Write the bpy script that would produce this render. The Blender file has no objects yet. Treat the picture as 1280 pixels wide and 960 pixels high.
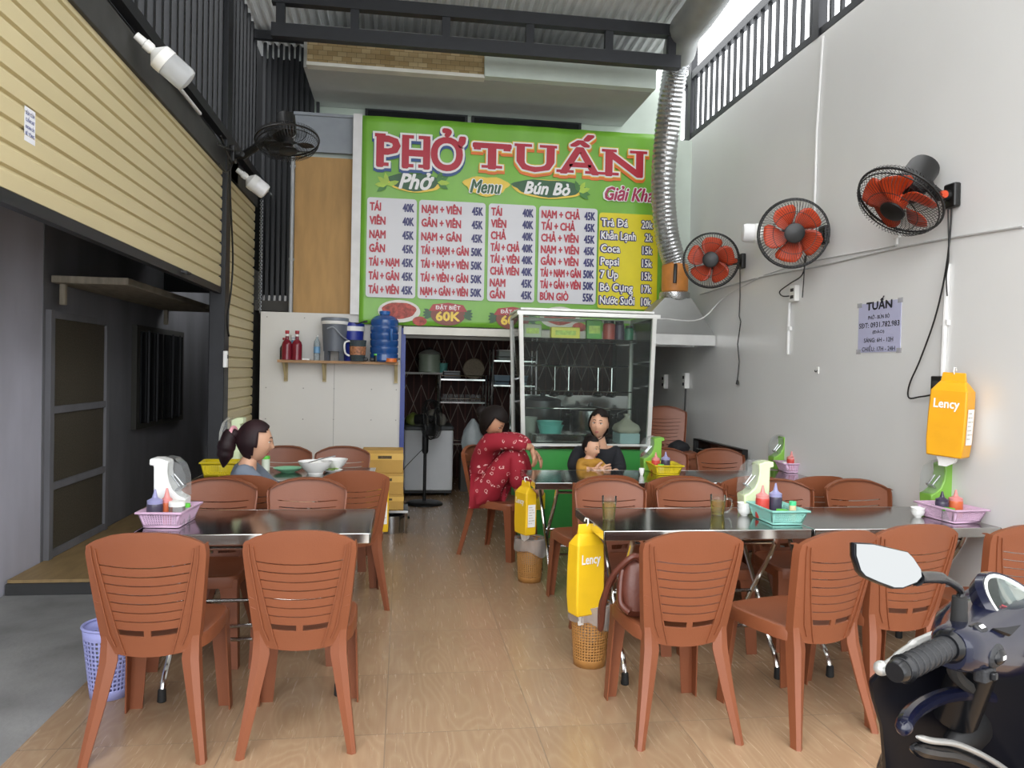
import bpy, bmesh, math, random
from mathutils import Vector, Matrix, Quaternion
random.seed(7)
S = bpy.context.scene
COL = S.collection
R = math.radians
# ------------------------------------------------------------------ camera, world, sun, exposure
YAW, PITCH, ROLL, FPX, EYE = 8.1, -0.9, 1.2, 961.0, 1.45
cd = bpy.data.cameras.new('camera'); cam = bpy.data.objects.new('camera', cd); COL.objects.link(cam)
cd.sensor_fit = 'HORIZONTAL'; cd.sensor_width = 36.0; cd.lens = 36.0 * FPX / 1280.0; cd.clip_start = .05
cam.matrix_world = Matrix.Translation((0, 0, EYE)) @ Matrix.Rotation(R(-YAW), 4, 'Z') @ Matrix.Rotation(R(90 + PITCH), 4, 'X') @ Matrix.Rotation(R(ROLL), 4, 'Z')
S.camera = cam
w = bpy.data.worlds.new('overcast'); S.world = w; w.use_nodes = True
wn = w.node_tree.nodes; wl = w.node_tree.links
bg = wn['Background']
tc = wn.new('ShaderNodeTexCoord'); sx = wn.new('ShaderNodeSeparateXYZ'); cr = wn.new('ShaderNodeValToRGB')
wl.new(tc.outputs['Generated'], sx.inputs[0]); wl.new(sx.outputs['Z'], cr.inputs[0]); wl.new(cr.outputs[0], bg.inputs[0])
cr.color_ramp.elements[0].color = (.86, .89, .93, 1); cr.color_ramp.elements[1].color = (1, 1, 1, 1)
bg.inputs[1].default_value = 3.4
sd = bpy.data.lights.new('daylight', 'SUN'); sun = bpy.data.objects.new('daylight', sd); COL.objects.link(sun)
sd.energy = 1.7; sd.angle = R(75); sd.color = (1, .985, .96)
sun.rotation_euler = (R(52), 0, R(-42)); sun.location = (0, -6, 8)
S.view_settings.view_transform = 'Standard'; S.view_settings.look = 'None'
S.view_settings.gamma = 1; S.view_settings.use_curve_mapping = False
S.view_settings.exposure = 0.37

# ------------------------------------------------------------------ where a point of the photo lies, for a known depth
def _ray(px, py):
    d = Vector(((px - 640) / FPX, (480 - py) / FPX, -1.0))
    return cam.matrix_world.to_3x3() @ d
def fy(px, py, Y):
    d = _ray(px, py); t = Y / d.y; return Vector((0, 0, EYE)) + d * t
def fz(px, py, z):
    d = _ray(px, py); t = (z - EYE) / d.z; return Vector((0, 0, EYE)) + d * t
def fx(px, py, X):
    d = _ray(px, py); t = X / d.x; return Vector((0, 0, EYE)) + d * t

# ------------------------------------------------------------------ materials
def lin(h):
    c = [int(h[i:i + 2], 16) / 255 for i in (0, 2, 4)]
    return tuple((x / 12.92 if x < .04045 else ((x + .055) / 1.055) ** 2.4) for x in c) + (1,)
_m = {}
def mat(name, hx, rough=.5, metal=0, var=.08, scale=6, bump=0, bscale=60, spec=.5, coat=0, trans=0, alpha=1, emit=0, stretch=None):
    if name in _m: return _m[name]
    m = bpy.data.materials.new(name); m.use_nodes = True; nt = m.node_tree; N = nt.nodes; L = nt.links
    p = N['Principled BSDF']; p.inputs['Roughness'].default_value = rough; p.inputs['Metallic'].default_value = metal
    p.inputs['Specular IOR Level'].default_value = spec; p.inputs['Coat Weight'].default_value = coat
    p.inputs['Transmission Weight'].default_value = trans; p.inputs['Alpha'].default_value = alpha
    c = lin(hx); t = N.new('ShaderNodeTexCoord'); n = N.new('ShaderNodeTexNoise'); n.inputs['Scale'].default_value = scale; n.inputs['Detail'].default_value = 5
    src = t.outputs['Object']
    if stretch:
        mp = N.new('ShaderNodeMapping'); mp.inputs['Scale'].default_value = stretch; L.new(src, mp.inputs[0]); src = mp.outputs[0]
    L.new(src, n.inputs['Vector'])
    r = N.new('ShaderNodeValToRGB'); L.new(n.outputs['Fac'], r.inputs[0])
    r.color_ramp.elements[0].position = .3; r.color_ramp.elements[1].position = .7
    r.color_ramp.elements[0].color = tuple(x * (1 - var) for x in c[:3]) + (1,)
    r.color_ramp.elements[1].color = tuple(min(1, x * (1 + var)) for x in c[:3]) + (1,)
    L.new(r.outputs[0], p.inputs['Base Color'])
    if bump:
        n2 = N.new('ShaderNodeTexNoise'); n2.inputs['Scale'].default_value = bscale; L.new(src, n2.inputs['Vector'])
        b = N.new('ShaderNodeBump'); b.inputs['Strength'].default_value = bump; b.inputs['Distance'].default_value = .01
        L.new(n2.outputs['Fac'], b.inputs['Height']); L.new(b.outputs[0], p.inputs['Normal'])
    if emit:
        L.new(r.outputs[0], p.inputs['Emission Color']); p.inputs['Emission Strength'].default_value = emit
    _m[name] = m
    return m
def clear(name, hx, gloss=.12, fac=.9, rough=.03):
    if name in _m: return _m[name]
    m = bpy.data.materials.new(name); m.use_nodes = True; nt = m.node_tree; N = nt.nodes; L = nt.links
    for n in list(N):
        if n.type != 'OUTPUT_MATERIAL': N.remove(n)
    o = [n for n in N if n.type == 'OUTPUT_MATERIAL'][0]
    t = N.new('ShaderNodeBsdfTransparent'); t.inputs[0].default_value = lin(hx)
    g = N.new('ShaderNodeBsdfGlossy'); g.inputs['Roughness'].default_value = rough
    d = N.new('ShaderNodeBsdfDiffuse'); d.inputs[0].default_value = lin(hx)
    fr = N.new('ShaderNodeLayerWeight'); fr.inputs[0].default_value = gloss
    mx = N.new('ShaderNodeMixShader'); L.new(fr.outputs['Fresnel'], mx.inputs[0]); L.new(t.outputs[0], mx.inputs[1]); L.new(g.outputs[0], mx.inputs[2])
    m2 = N.new('ShaderNodeMixShader'); m2.inputs[0].default_value = 1 - fac; L.new(mx.outputs[0], m2.inputs[1]); L.new(d.outputs[0], m2.inputs[2])
    L.new(m2.outputs[0], o.inputs[0]); _m[name] = m
    return m
# ------------------------------------------------------------------ mesh builder
def V(*a): return Vector(a)
class MB:
    def __init__(s): s.v = []; s.f = []; s.mi = []; s.m = 0
    def add(s, vs, fs):
        o = len(s.v); s.v += [tuple(x) for x in vs]; s.f += [tuple(i + o for i in f) for f in fs]; s.mi += [s.m] * len(fs); return s
    def mat(s, i): s.m = i; return s
    def box(s, c, d, rot=None):
        x, y, z = d[0] / 2, d[1] / 2, d[2] / 2
        p = [Vector(q) for q in ((-x, -y, -z), (x, -y, -z), (x, y, -z), (-x, y, -z), (-x, -y, z), (x, -y, z), (x, y, z), (-x, y, z))]
        if rot is not None: p = [rot @ q for q in p]
        return s.add([q + Vector(c) for q in p], [(0, 3, 2, 1), (4, 5, 6, 7), (0, 1, 5, 4), (1, 2, 6, 5), (2, 3, 7, 6), (3, 0, 4, 7)])
    def rbox(s, c, d, r=.01, n=4, rot=None):
        # vertical-edge rounded box with softened top and bottom
        x, y, z = d[0] / 2, d[1] / 2, d[2] / 2; rings = []
        for zz, ins in ((-z, r * .5), (-z + r * .5, 0), (z - r * .5, 0), (z, r * .5)):
            ring = []
            for k, (cx, cy) in enumerate(((x - r, y - r), (-x + r, y - r), (-x + r, -y + r), (x - r, -y + r))):
                for i in range(n + 1):
                    a = (k + i / n) * math.pi / 2; rr = r - ins * .999
                    ring.append(Vector((cx + rr * math.cos(a), cy + rr * math.sin(a), zz)))
            rings.append(ring)
        if rot is not None: rings = [[rot @ q for q in g] for g in rings]
        return s.loft([[q + Vector(c) for q in g] for g in rings])
    def loft(s, rings, caps=True, closed=True):
        n = len(rings[0]); vs = [p for r in rings for p in r]; fs = []
        for i in range(len(rings) - 1):
            for j in range(n if closed else n - 1):
                a, b = i * n + j, i * n + (j + 1) % n
                fs.append((a, b, b + n, a + n))
        if caps: fs.append(tuple(range(n - 1, -1, -1))); fs.append(tuple((len(rings) - 1) * n + j for j in range(n)))
        return s.add(vs, fs)
    def tube(s, pts, r, n=8, caps=True, closed=False):
        pts = [Vector(p) for p in pts]; m = len(pts); rs = r if isinstance(r, (list, tuple)) else [r] * m
        rings = []; u = None
        for i, p in enumerate(pts):
            if closed: t = pts[(i + 1) % m] - pts[i - 1]
            else: t = pts[min(i + 1, m - 1)] - pts[max(i - 1, 0)]
            t.normalize()
            if u is None: u = t.orthogonal().normalized()
            else:
                u = u - t * u.dot(t)
                u = u.normalized() if u.length > 1e-6 else t.orthogonal().normalized()
            w2 = t.cross(u)
            rings.append([p + (u * math.cos(2 * math.pi * k / n) + w2 * math.sin(2 * math.pi * k / n)) * rs[i] for k in range(n)])
        if closed: rings.append(rings[0]); caps = False
        return s.loft(rings, caps)
    def cyl(s, a, b, r0, r1=None, n=20): return s.tube([a, b], [r0, r0 if r1 is None else r1], n)
    def lathe(s, prof, c=(0, 0, 0), n=24, rot=None, caps=True):
        rings = []
        for r, z in prof: rings.append([Vector((r * math.cos(2 * math.pi * k / n), r * math.sin(2 * math.pi * k / n), z)) for k in range(n)])
        if rot is not None: rings = [[rot @ q for q in g] for g in rings]
        return s.loft([[q + Vector(c) for q in g] for g in rings], caps)
    def ring(s, c, R_, r, n=32, k=8, rot=None):
        pts = [Vector((R_ * math.cos(2 * math.pi * i / n), 0, R_ * math.sin(2 * math.pi * i / n))) for i in range(n)]
        if rot is not None: pts = [rot @ p for p in pts]
        return s.tube([p + Vector(c) for p in pts], r, k, closed=True)
    def sphere(s, c, r, n=16, m=10, sq=(1, 1, 1), rot=None):
        vs = []; fs = []
        for i in range(m + 1):
            t = math.pi * i / m
            for j in range(n):
                a = 2 * math.pi * j / n
                p = Vector((r * sq[0] * math.sin(t) * math.cos(a), r * sq[1] * math.sin(t) * math.sin(a), r * sq[2] * math.cos(t)))
                if rot is not None: p = rot @ p
                vs.append(p + Vector(c))
        for i in range(m):
            for j in range(n): fs.append((i * n + j, (i + 1) * n + j, (i + 1) * n + (j + 1) % n, i * n + (j + 1) % n))
        return s.add(vs, fs)
    def quad(s, a, b, c, d): return s.add([a, b, c, d], [(0, 1, 2, 3)])
    def prism(s, pts, ext):
        # closed polygon pts extruded by the vector ext
        n = len(pts); ext = Vector(ext); pts = [Vector(p) for p in pts]
        return s.add(pts + [p + ext for p in pts], [tuple(range(n - 1, -1, -1)), tuple(range(n, 2 * n))] + [(i, (i + 1) % n, n + (i + 1) % n, n + i) for i in range(n)])
    def perf(s, p00, p10, p11, p01, nu, nv, h=.55):
        P = [Vector(q) for q in (p00, p10, p11, p01)]
        def B(u, v): return (P[0] * (1 - u) + P[1] * u) * (1 - v) + (P[3] * (1 - u) + P[2] * u) * v
        e = (1 - h) / 2
        for i in range(nu):
            for j in range(nv):
                o = [B((i + a) / nu, (j + b) / nv) for a, b in ((0, 0), (1, 0), (1, 1), (0, 1))]
                q = [B((i + a) / nu, (j + b) / nv) for a, b in ((e, e), (1 - e, e), (1 - e, 1 - e), (e, 1 - e))]
                s.add(o + q, [(0, 1, 5, 4), (1, 2, 6, 5), (2, 3, 7, 6), (3, 0, 4, 7)])
        return s
    def mesh(s, me, M=None, mi=None):
        if mi is not None: s.m = mi
        return s.add([(M @ v.co) if M is not None else v.co.copy() for v in me.vertices], [tuple(p.vertices) for p in me.polygons])
    def xf(s, M): s.v = [tuple(M @ Vector(v)) for v in s.v]; return s
    def build(s, name, mats, parent=None, smooth=35, bevel=0, solid=0, loc=None, weld=False, sub=0, split=0):
        me = bpy.data.meshes.new(name); me.from_pydata(s.v, [], s.f)
        mats = mats if isinstance(mats, (list, tuple)) else [mats]
        for m in mats: me.materials.append(m)
        me.polygons.foreach_set('material_index', s.mi); me.update()
        b = bmesh.new(); b.from_mesh(me)
        if weld: bmesh.ops.remove_doubles(b, verts=b.verts, dist=1e-5)
        if weld != 'keep': bmesh.ops.recalc_face_normals(b, faces=b.faces)
        b.to_mesh(me); b.free()
        if smooth:
            me.polygons.foreach_set('use_smooth', [True] * len(me.polygons)); me.set_sharp_from_angle(angle=R(smooth))
        o = bpy.data.objects.new(name, me); COL.objects.link(o)
        if parent is not None: o.parent = parent
        if loc is not None: o.location = loc
        if bevel:
            d = o.modifiers.new('bevel', 'BEVEL'); d.width = bevel; d.segments = 2; d.limit_method = 'ANGLE'; d.angle_limit = R(40)
        if solid:
            d = o.modifiers.new('solid', 'SOLIDIFY'); d.thickness = solid; d.offset = 0
        if split:
            d = o.modifiers.new('split', 'EDGE_SPLIT'); d.split_angle = R(split)
        if sub:
            d = o.modifiers.new('sub', 'SUBSURF'); d.levels = sub; d.render_levels = sub
        return o
def tag(o, label, cat, group=None, kind=None):
    if label: o['label'] = label
    if cat: o['category'] = cat
    if group: o['group'] = group
    if kind: o['kind'] = kind
    return o
def thing(name, label, cat, loc=(0, 0, 0), rz=0, group=None):
    o = bpy.data.objects.new(name, None); COL.objects.link(o); o.empty_display_size = .1
    o.location = loc; o.rotation_euler = (0, 0, R(rz)); return tag(o, label, cat, group)
def struct(o, label=None):
    o['kind'] = 'structure'
    if label: o['label'] = label
    return o
def dup(root, loc, rz=0, label=None, group=None):
    r = root.copy(); COL.objects.link(r); r.location = loc; r.rotation_euler = (0, 0, R(rz))
    if label: r['label'] = label
    if group: r['group'] = group
    for ch in list(root.children):
        c = ch.copy(); COL.objects.link(c); c.parent = r
        for g in list(ch.children):
            d = g.copy(); COL.objects.link(d); d.parent = c
    return r
# lettering: cached flat outlines of a string, capital height 1, from the built-in font; horned letters and the barred D are put together from plain ones
_t = {}
_SUB = {'Ở': 'Ỏ', 'ở': 'ỏ', 'ớ': 'ó', 'ư': 'u', 'Đ': 'D', 'ơ': 'o'}
def text_mesh(s, off=0, shear=0):
    k = (s, shear)
    if k in _t: return _t[k]
    c = bpy.data.curves.new('t', 'FONT'); c.body = ''.join(_SUB.get(ch, ch) for ch in s); c.shear = shear; c.resolution_u = 2
    o = bpy.data.objects.new('t', c); COL.objects.link(o)
    dg = bpy.context.evaluated_depsgraph_get(); me = bpy.data.meshes.new_from_object(o.evaluated_get(dg))
    vs = [v.co / .727 for v in me.vertices]; fs = [tuple(p.vertices) for p in me.polygons]
    bpy.data.objects.remove(o); bpy.data.curves.remove(c); bpy.data.meshes.remove(me)
    x0 = min(v.x for v in vs); x1 = max(v.x for v in vs)
    vs = [Vector((v.x - x0, v.y, 0)) for v in vs]
    for i, ch in enumerate(s):
        if ch not in _SUB: continue
        base = ''.join(_SUB.get(q, q) for q in s[:i + 1]); xr = text_mesh(base, 0, shear)[2]; n = len(vs)
        if ch == 'Đ':
            xl = xr - .80 + shear * .1; q = [(xl, .45), (xl + .42, .45), (xl + .42, .57), (xl, .57)]
        elif ch == 'ư': q = [(xr - .06, .66), (xr + .02, .70), (xr + .04, .84), (xr + .15, .84), (xr + .12, .66), (xr + .0, .58)]
        else:
            h = 1.0 if ch == 'Ở' else .74; xx = xr - .12 + (.06 if ch != 'Ở' else 0)
            q = [(xx - .02, h - .18), (xx + .06, h - .06), (xx + .08, h + .06), (xx + .21, h + .06), (xx + .19, h - .10), (xx + .05, h - .26)]
        vs += [Vector((a, b, 0)) for a, b in q]; fs = fs + [tuple(range(n, n + len(q)))]
    _t[k] = (vs, fs, x1 - x0)
    return _t[k]
def text(mb, s, org, right, up, h, wid=None, align='L', off=.02, shear=0, xs=1.0):
    # weight comes from a few copies shifted by off * h, each a hair nearer the reader
    vs, fs, tw = text_mesh(s, 0, shear); right = Vector(right); up = Vector(up); org = Vector(org); nor = right.cross(up)
    sxx = (wid / tw) if wid else h * xs; W = tw * sxx
    o = org - right * (W if align == 'R' else W / 2 if align == 'C' else 0)
    n = 1 if off < .005 else 4 if off < .035 else 8 if off < .09 else 14
    for k in range(n):
        a = 2 * math.pi * (k + .5) / n; d = right * math.cos(a) * off * h + up * math.sin(a) * off * h + nor * .0002 * k
        if n == 1: d = right * 0
        mb.add([o + right * v.x * sxx + up * v.y * h + d for v in vs], fs)
    return W
def text_part(name, mat_, parent, items):
    mb = MB()
    for it in items: text(mb, *it[0], **it[1])
    return mb.build(name, mat_, parent, smooth=0, weld='keep')
def skin(pts, edges, sub=2, root=None):
    # pts: {name: (xyz, r)} ; returns an evaluated smooth mesh
    names = list(pts); ix = {n: i for i, n in enumerate(names)}
    me = bpy.data.meshes.new('sk'); me.from_pydata([pts[n][0] for n in names], [(ix[a], ix[b]) for a, b in edges], [])
    o = bpy.data.objects.new('sk', me); COL.objects.link(o)
    md = o.modifiers.new('s', 'SKIN'); md.use_smooth_shade = True; md.branch_smoothing = .6
    sv = me.skin_vertices[0].data
    for n, i in ix.items():
        r = pts[n][1]; sv[i].radius = (r, r) if not isinstance(r, tuple) else r; sv[i].use_root = (n == (root or names[0]))
    d = o.modifiers.new('u', 'SUBSURF'); d.levels = sub; d.render_levels = sub
    dg = bpy.context.evaluated_depsgraph_get(); out = bpy.data.meshes.new_from_object(o.evaluated_get(dg))
    bpy.data.objects.remove(o); bpy.data.meshes.remove(me)
    return out
def chain(*ns): return [(ns[i], ns[i + 1]) for i in range(len(ns) - 1)]
def arc(c, r, a0, a1, n, ax='xz'):
    out = []
    for i in range(n + 1):
        a = R(a0 + (a1 - a0) * i / n); q = [c[0], c[1], c[2]]
        q['xyz'.index(ax[0])] += r * math.cos(a); q['xyz'.index(ax[1])] += r * math.sin(a); out.append(Vector(q))
    return out
# ------------------------------------------------------------------ shared materials
M_CHAIR = mat('chair_plastic', '80492E', .45, var=.05, scale=3, bump=.06, bscale=160)
M_STEEL = mat('table_steel', '9FA09E', .13, 1, var=.06, scale=9)
M_CHROME = mat('chrome_tube', 'D4D4D2', .14, 1, var=.03)
M_BLK = mat('black_plastic', '141414', .4, var=.1)
M_RUB = mat('black_rubber', '1A1A1A', .75)
M_IRON = mat('black_iron', '1B1D21', .5, var=.15, scale=12)
M_WHITE = mat('white_plastic', 'EAEAE6', .35, var=.02)
M_WALL = mat('white_paint', 'DFDFDD', .30, var=.025, scale=1.2, bump=.02, bscale=25)
M_CLEAR = clear('clear_plastic', 'F4F6F6', .14, .9, .12)
M_GLASS = clear('cabinet_glass', 'F0F5F2', .14, .985, .02)
# ------------------------------------------------------------------ the setting
def floor_mat():
    m = bpy.data.materials.new('wood_tile'); m.use_nodes = True; nt = m.node_tree; N = nt.nodes; L = nt.links; p = N['Principled BSDF']
    tc = N.new('ShaderNodeTexCoord'); sp = N.new('ShaderNodeSeparateXYZ'); L.new(tc.outputs['Object'], sp.inputs[0])
    def M(op, a, b=None, c=None):
        n = N.new('ShaderNodeMath'); n.operation = op
        for i, q in enumerate((a, b, c)):
            if q is None: continue
            if isinstance(q, (int, float)): n.inputs[i].default_value = q
            else: L.new(q, n.inputs[i])
        return n.outputs[0]
    u = M('DIVIDE', M('ADD', sp.outputs['X'], .042 + 6.05), .605); v = M('DIVIDE', M('ADD', sp.outputs['Y'], -3.07 + 6.02), .602)
    fu = M('FRACT', u); fv = M('FRACT', v)
    edge = M('MINIMUM', M('MINIMUM', fu, M('SUBTRACT', 1, fu)), M('MINIMUM', fv, M('SUBTRACT', 1, fv)))
    grout = M('LESS_THAN', edge, .0042)
    cmb = N.new('ShaderNodeCombineXYZ'); L.new(M('FLOOR', u), cmb.inputs[0]); L.new(M('FLOOR', v), cmb.inputs[1])
    wn_ = N.new('ShaderNodeTexWhiteNoise'); wn_.noise_dimensions = '2D'; L.new(cmb.outputs[0], wn_.inputs['Vector'])
    vm = N.new('ShaderNodeVectorMath'); vm.operation = 'SCALE'; L.new(wn_.outputs['Color'], vm.inputs[0]); vm.inputs['Scale'].default_value = 9
    va = N.new('ShaderNodeVectorMath'); L.new(tc.outputs['Object'], va.inputs[0]); L.new(vm.outputs[0], va.inputs[1])
    mp = N.new('ShaderNodeMapping'); mp.inputs['Scale'].default_value = (1, .22, 1); L.new(va.outputs[0], mp.inputs[0])
    n1 = N.new('ShaderNodeTexNoise'); n1.inputs['Scale'].default_value = 5.5; n1.inputs['Detail'].default_value = 1.5; L.new(mp.outputs[0], n1.inputs['Vector'])
    ring = M('PINGPONG', M('MULTIPLY', n1.outputs['Fac'], 34), 1)
    mp2 = N.new('ShaderNodeMapping'); mp2.inputs['Scale'].default_value = (34, 2.2, 1); L.new(va.outputs[0], mp2.inputs[0])
    n2 = N.new('ShaderNodeTexNoise'); n2.inputs['Scale'].default_value = 2; n2.inputs['Detail'].default_value = 4; L.new(mp2.outputs[0], n2.inputs['Vector'])
    val = M('ADD', M('MULTIPLY', M('POWER', ring, 2.0), .32), M('MULTIPLY', n2.outputs['Fac'], .5))
    r = N.new('ShaderNodeValToRGB'); L.new(val, r.inputs[0])
    r.color_ramp.elements[0].color = lin('A4876A'); r.color_ramp.elements[0].position = .2
    r.color_ramp.elements[1].color = lin('B79E7E'); r.color_ramp.elements[1].position = .85
    br = N.new('ShaderNodeMixRGB'); br.blend_type = 'MULTIPLY'; br.inputs[0].default_value = .18; L.new(r.outputs[0], br.inputs[1]); L.new(wn_.outputs['Value'], br.inputs[2])
    gm = N.new('ShaderNodeMixRGB'); L.new(grout, gm.inputs[0]); L.new(br.outputs[0], gm.inputs[1]); gm.inputs[2].default_value = lin('8A7660')
    L.new(gm.outputs[0], p.inputs['Base Color'])
    L.new(M('ADD', M('MULTIPLY', n2.outputs['Fac'], .18), .16), p.inputs['Roughness'])
    return m
M_TILE = floor_mat()
M_CONC = mat('worn_concrete', '8C8C8A', .8, var=.28, scale=2.2, bump=.25, bscale=40)
M_KW = mat('dark_grey_mottled', '4A4844', .8, var=.2, scale=3)  # dark grey with random mottling, for kitchen and alley surfaces
struct(MB().box((.785, 5.35, -.05), (4.37, 10.3, .1)).build('floor', M_TILE))
struct(MB().box((-3.2, 1.0, -.052), (3.6, 14, .1)).build('floor_concrete', M_CONC)).location = (0, 0, 0)
struct(MB().box((3, -6.9, -.056), (20, 14.2, .1)).build('floor_pavement', M_CONC))
# right wall: high white painted party wall, open bars above
M_WIN = mat('dark_window', '15171A', .2)
XR = 2.97
struct(MB().box((XR + .1, 5.2, 1.975), (.2, 10.8, 3.95)).build('wall_right', M_WALL))
struct(MB().box((.76, 10.55, 1.2), (4.6, .1, 2.4)).build('wall_back', M_KW))
struct(MB().box((-1.5, 9.15, 1.2), (.1, 2.8, 2.4)).build('wall_kitchen_left', M_KW))
struct(MB().box((.76, 9.2, 2.05), (4.6, 2.75, .1)).build('ceiling_kitchen', M_KW))
# upper back wall
M_UP = mat('pale_green_wall', 'BFC9BF', .7, var=.04)
struct(MB().box((.945, 7.83, 2.90), (4.05, .08, 2.04)).build('wall_upper_back', M_UP))
struct(MB().box((1.0, 8.12, 4.3), (3.9, .08, .9)).build('wall_upper_storey', M_UP))
for i, (a, b) in enumerate(((-.43, .62), (.66, 1.83))):
    o = struct(MB().box(((a + b) / 2, 8.06, 4.02), (b - a, .05, .2)).build('window_%d' % (i + 1), M_IRON))
    struct(MB().box(((a + b) / 2, 8.04, 4.02), (b - a - .06, .03, .14)).build('pane', M_WIN, o))
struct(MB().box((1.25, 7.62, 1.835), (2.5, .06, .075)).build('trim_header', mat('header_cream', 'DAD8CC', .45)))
struct(MB().box((1.25, 7.74, 1.785), (2.5, .14, .04)).build('trim_lintel', mat('lintel_grey', '77766F', .6)))  # lintel strip in a plain mid grey
# balcony slab with stone veneer and pale green fascia
def veneer():
    m = mat('stone_veneer', 'A08C6A', .8, var=.1); nt = m.node_tree; N = nt.nodes; L = nt.links
    b = N.new('ShaderNodeTexBrick'); t = N.new('ShaderNodeTexCoord'); mp = N.new('ShaderNodeMapping'); mp.inputs['Rotation'].default_value = (R(90), 0, 0)
    L.new(t.outputs['Object'], mp.inputs[0]); L.new(mp.outputs[0], b.inputs['Vector']); b.inputs['Scale'].default_value = 6
    b.inputs['Color1'].default_value = lin('9C8458'); b.inputs['Color2'].default_value = lin('B9A57C'); b.inputs['Mortar'].default_value = lin('7A6B4C'); b.inputs['Mortar Size'].default_value = .012
    L.new(b.outputs[0], N['Principled BSDF'].inputs['Base Color']); return m
M_SOF = mat('soffit_paint', 'A9ABA8', .8, var=.04)
struct(MB().box((.68, 7.56, 4.3), (3.2, 1.02, .38)).build('slab_balcony', M_SOF))
struct(MB().box((-.1, 7.03, 4.24), (1.57, .06, .23)).build('trim_veneer', veneer()))
struct(MB().box((-.1, 7.01, 4.115), (1.57, .1, .03)).build('trim_drip', mat('cream_edge', 'CFCDC2', .6)))
struct(MB().box((1.48, 6.99, 4.24), (1.6, .1, .26)).build('trim_fascia', M_UP))
# roof: corrugated sheet on a black truss, open on the right side
def corr():
    mb = MB(); n = 300; xs = [-1.5 + i * (4.05 / n) for i in range(n + 1)]
    prof = [.022 if (i % 6) in (0, 1, 2) else 0 for i in range(n + 1)]
    r0 = [V(x, 1.0, 5.0 + h) for x, h in zip(xs, prof)]; r1 = [V(x, 8.3, 4.62 + h) for x, h in zip(xs, prof)]
    return mb.loft([r0, r1], caps=False, closed=False)
struct(corr().build('ceiling_roof_sheet', mat('galvanised_sheet', 'DADCDA', .5, 0, var=.04), smooth=0, solid=.004))
t = thing('roof_truss', 'black steel truss beam spanning under the corrugated roof', 'truss', (0, 6.6, 4.2))
MB().box((.63, 0, .02), (3.5, .08, .11)).build('bottom_chord', M_IRON, t)
MB().box((.63, 0, .29), (3.5, .08, .10)).build('top_chord', M_IRON, t)
for x in (-1.05, -.45, .31, 1.03, 1.73, 2.3): MB().box((x, 0, .155), (.07, .06, .2)).build('strut', M_IRON, t)
for k, y in enumerate((3.0, 4.2, 5.4, 7.6)):
    tag(MB().box((.5, y, 4.98 - (y - 1) * .0521 - .05), (4.0, .06, .08)).build('roof_purlin', M_IRON),
        ['black roof purlin nearest the open front, above the shop', 'second black roof purlin from the front, under the sheet roof', 'black roof purlin just in front of the truss', 'black roof purlin behind the truss, above the balcony'][k], 'purlin', 'roof purlins')
# right clerestory bars
t = thing('window_grille', 'black vertical bar grille on top of the white right wall', 'grille', (XR + .03, 5.0, 3.95))
MB().box((0, 0, .04), (.05, 6.4, .05)).build('bottom_rail', M_IRON, t); MB().box((0, .5, .68), (.06, 5.6, .08)).build('top_rail', M_IRON, t)
for y in (-1.2, .35, 2.9): MB().box((0, y, .8), (.07, .09, 1.6)).build('post', M_IRON, t)
y = -3.1
while y < 3.15:
    MB().box((0, y, .37), (.025, .03, .66)).build('bar', M_IRON, t); y += .137
# neighbour seen through the bars on the left, slab added to keep the alley dark
XL = -1.45
M_NB = mat('neighbour_wall', 'A6A8A8', .85, var=.2, scale=1.5)
struct(MB().box((-3.3, 5.5, 4.9), (.1, 12, 3.4)).build('wall_neighbour', M_NB))
struct(MB().box((-2.0, 5.6, 3.25), (1.0, 11.5, .06)).build('alley_light_block', M_KW))
struct(MB().box((-1.95, 10.2, 1.6), (1.0, .1, 3.3)).build('wall_alley_end', M_KW))
# alley wall with grey paint
M_GREY = mat('grey_blue_paint', 'B6B6C2', .7, var=.14, scale=2.5, bump=.12, bscale=14, stretch=(1, 1, .35))
M_GREYD = mat('weathered_grey_board', '6C6C70', .8, var=.2, scale=3, stretch=(1, 1, .3))
struct(MB().box((-2.47, 2.8, 1.6), (.1, 5.7, 3.2)).build('wall_alley_front', M_GREY))
struct(MB().box((-2.47, 7.95, 1.6), (.1, 4.6, 3.2)).build('wall_alley_rear', M_GREYD))
struct(MB().box((-2.43, 5.63, 1.3), (.03, .05, 2.5)).build('trim_alley', M_GREYD))
struct(MB().box((-1.93, 7.6, .045), (.96, 4.9, .09)).build('floor_platform', mat('timber_lino', '9A8158', .5, var=.15, scale=4, stretch=(6, 1, 1))))
struct(MB().box((-1.93, 5.14, .035), (.96, .03, .07)).build('trim_platform', mat('dark_edge', '3A3A3A', .8)))  # front edge of the platform in dark grey
# screened door in the alley wall
t = thing('screen_door', 'tall screen door with wire mesh in the dark grey alley wall', 'door', (-2.398, 6.17, .09)); tag(t, None, None, None, 'thing')
for y in (-.5, .5): MB().box((0, y, .86), (.04, .06, 1.72)).build('stile', M_GREYD, t)
for z in (.03, .5, 1.03, 1.69): MB().box((0, 0, z), (.036, .94, .05)).build('crossbar', M_GREYD, t)
MB().box((-.005, 0, .86), (.008, .94, 1.66)).build('wire_mesh', mat('mesh_screen', '4C463B', .7, var=.3, scale=90), t)
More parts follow.
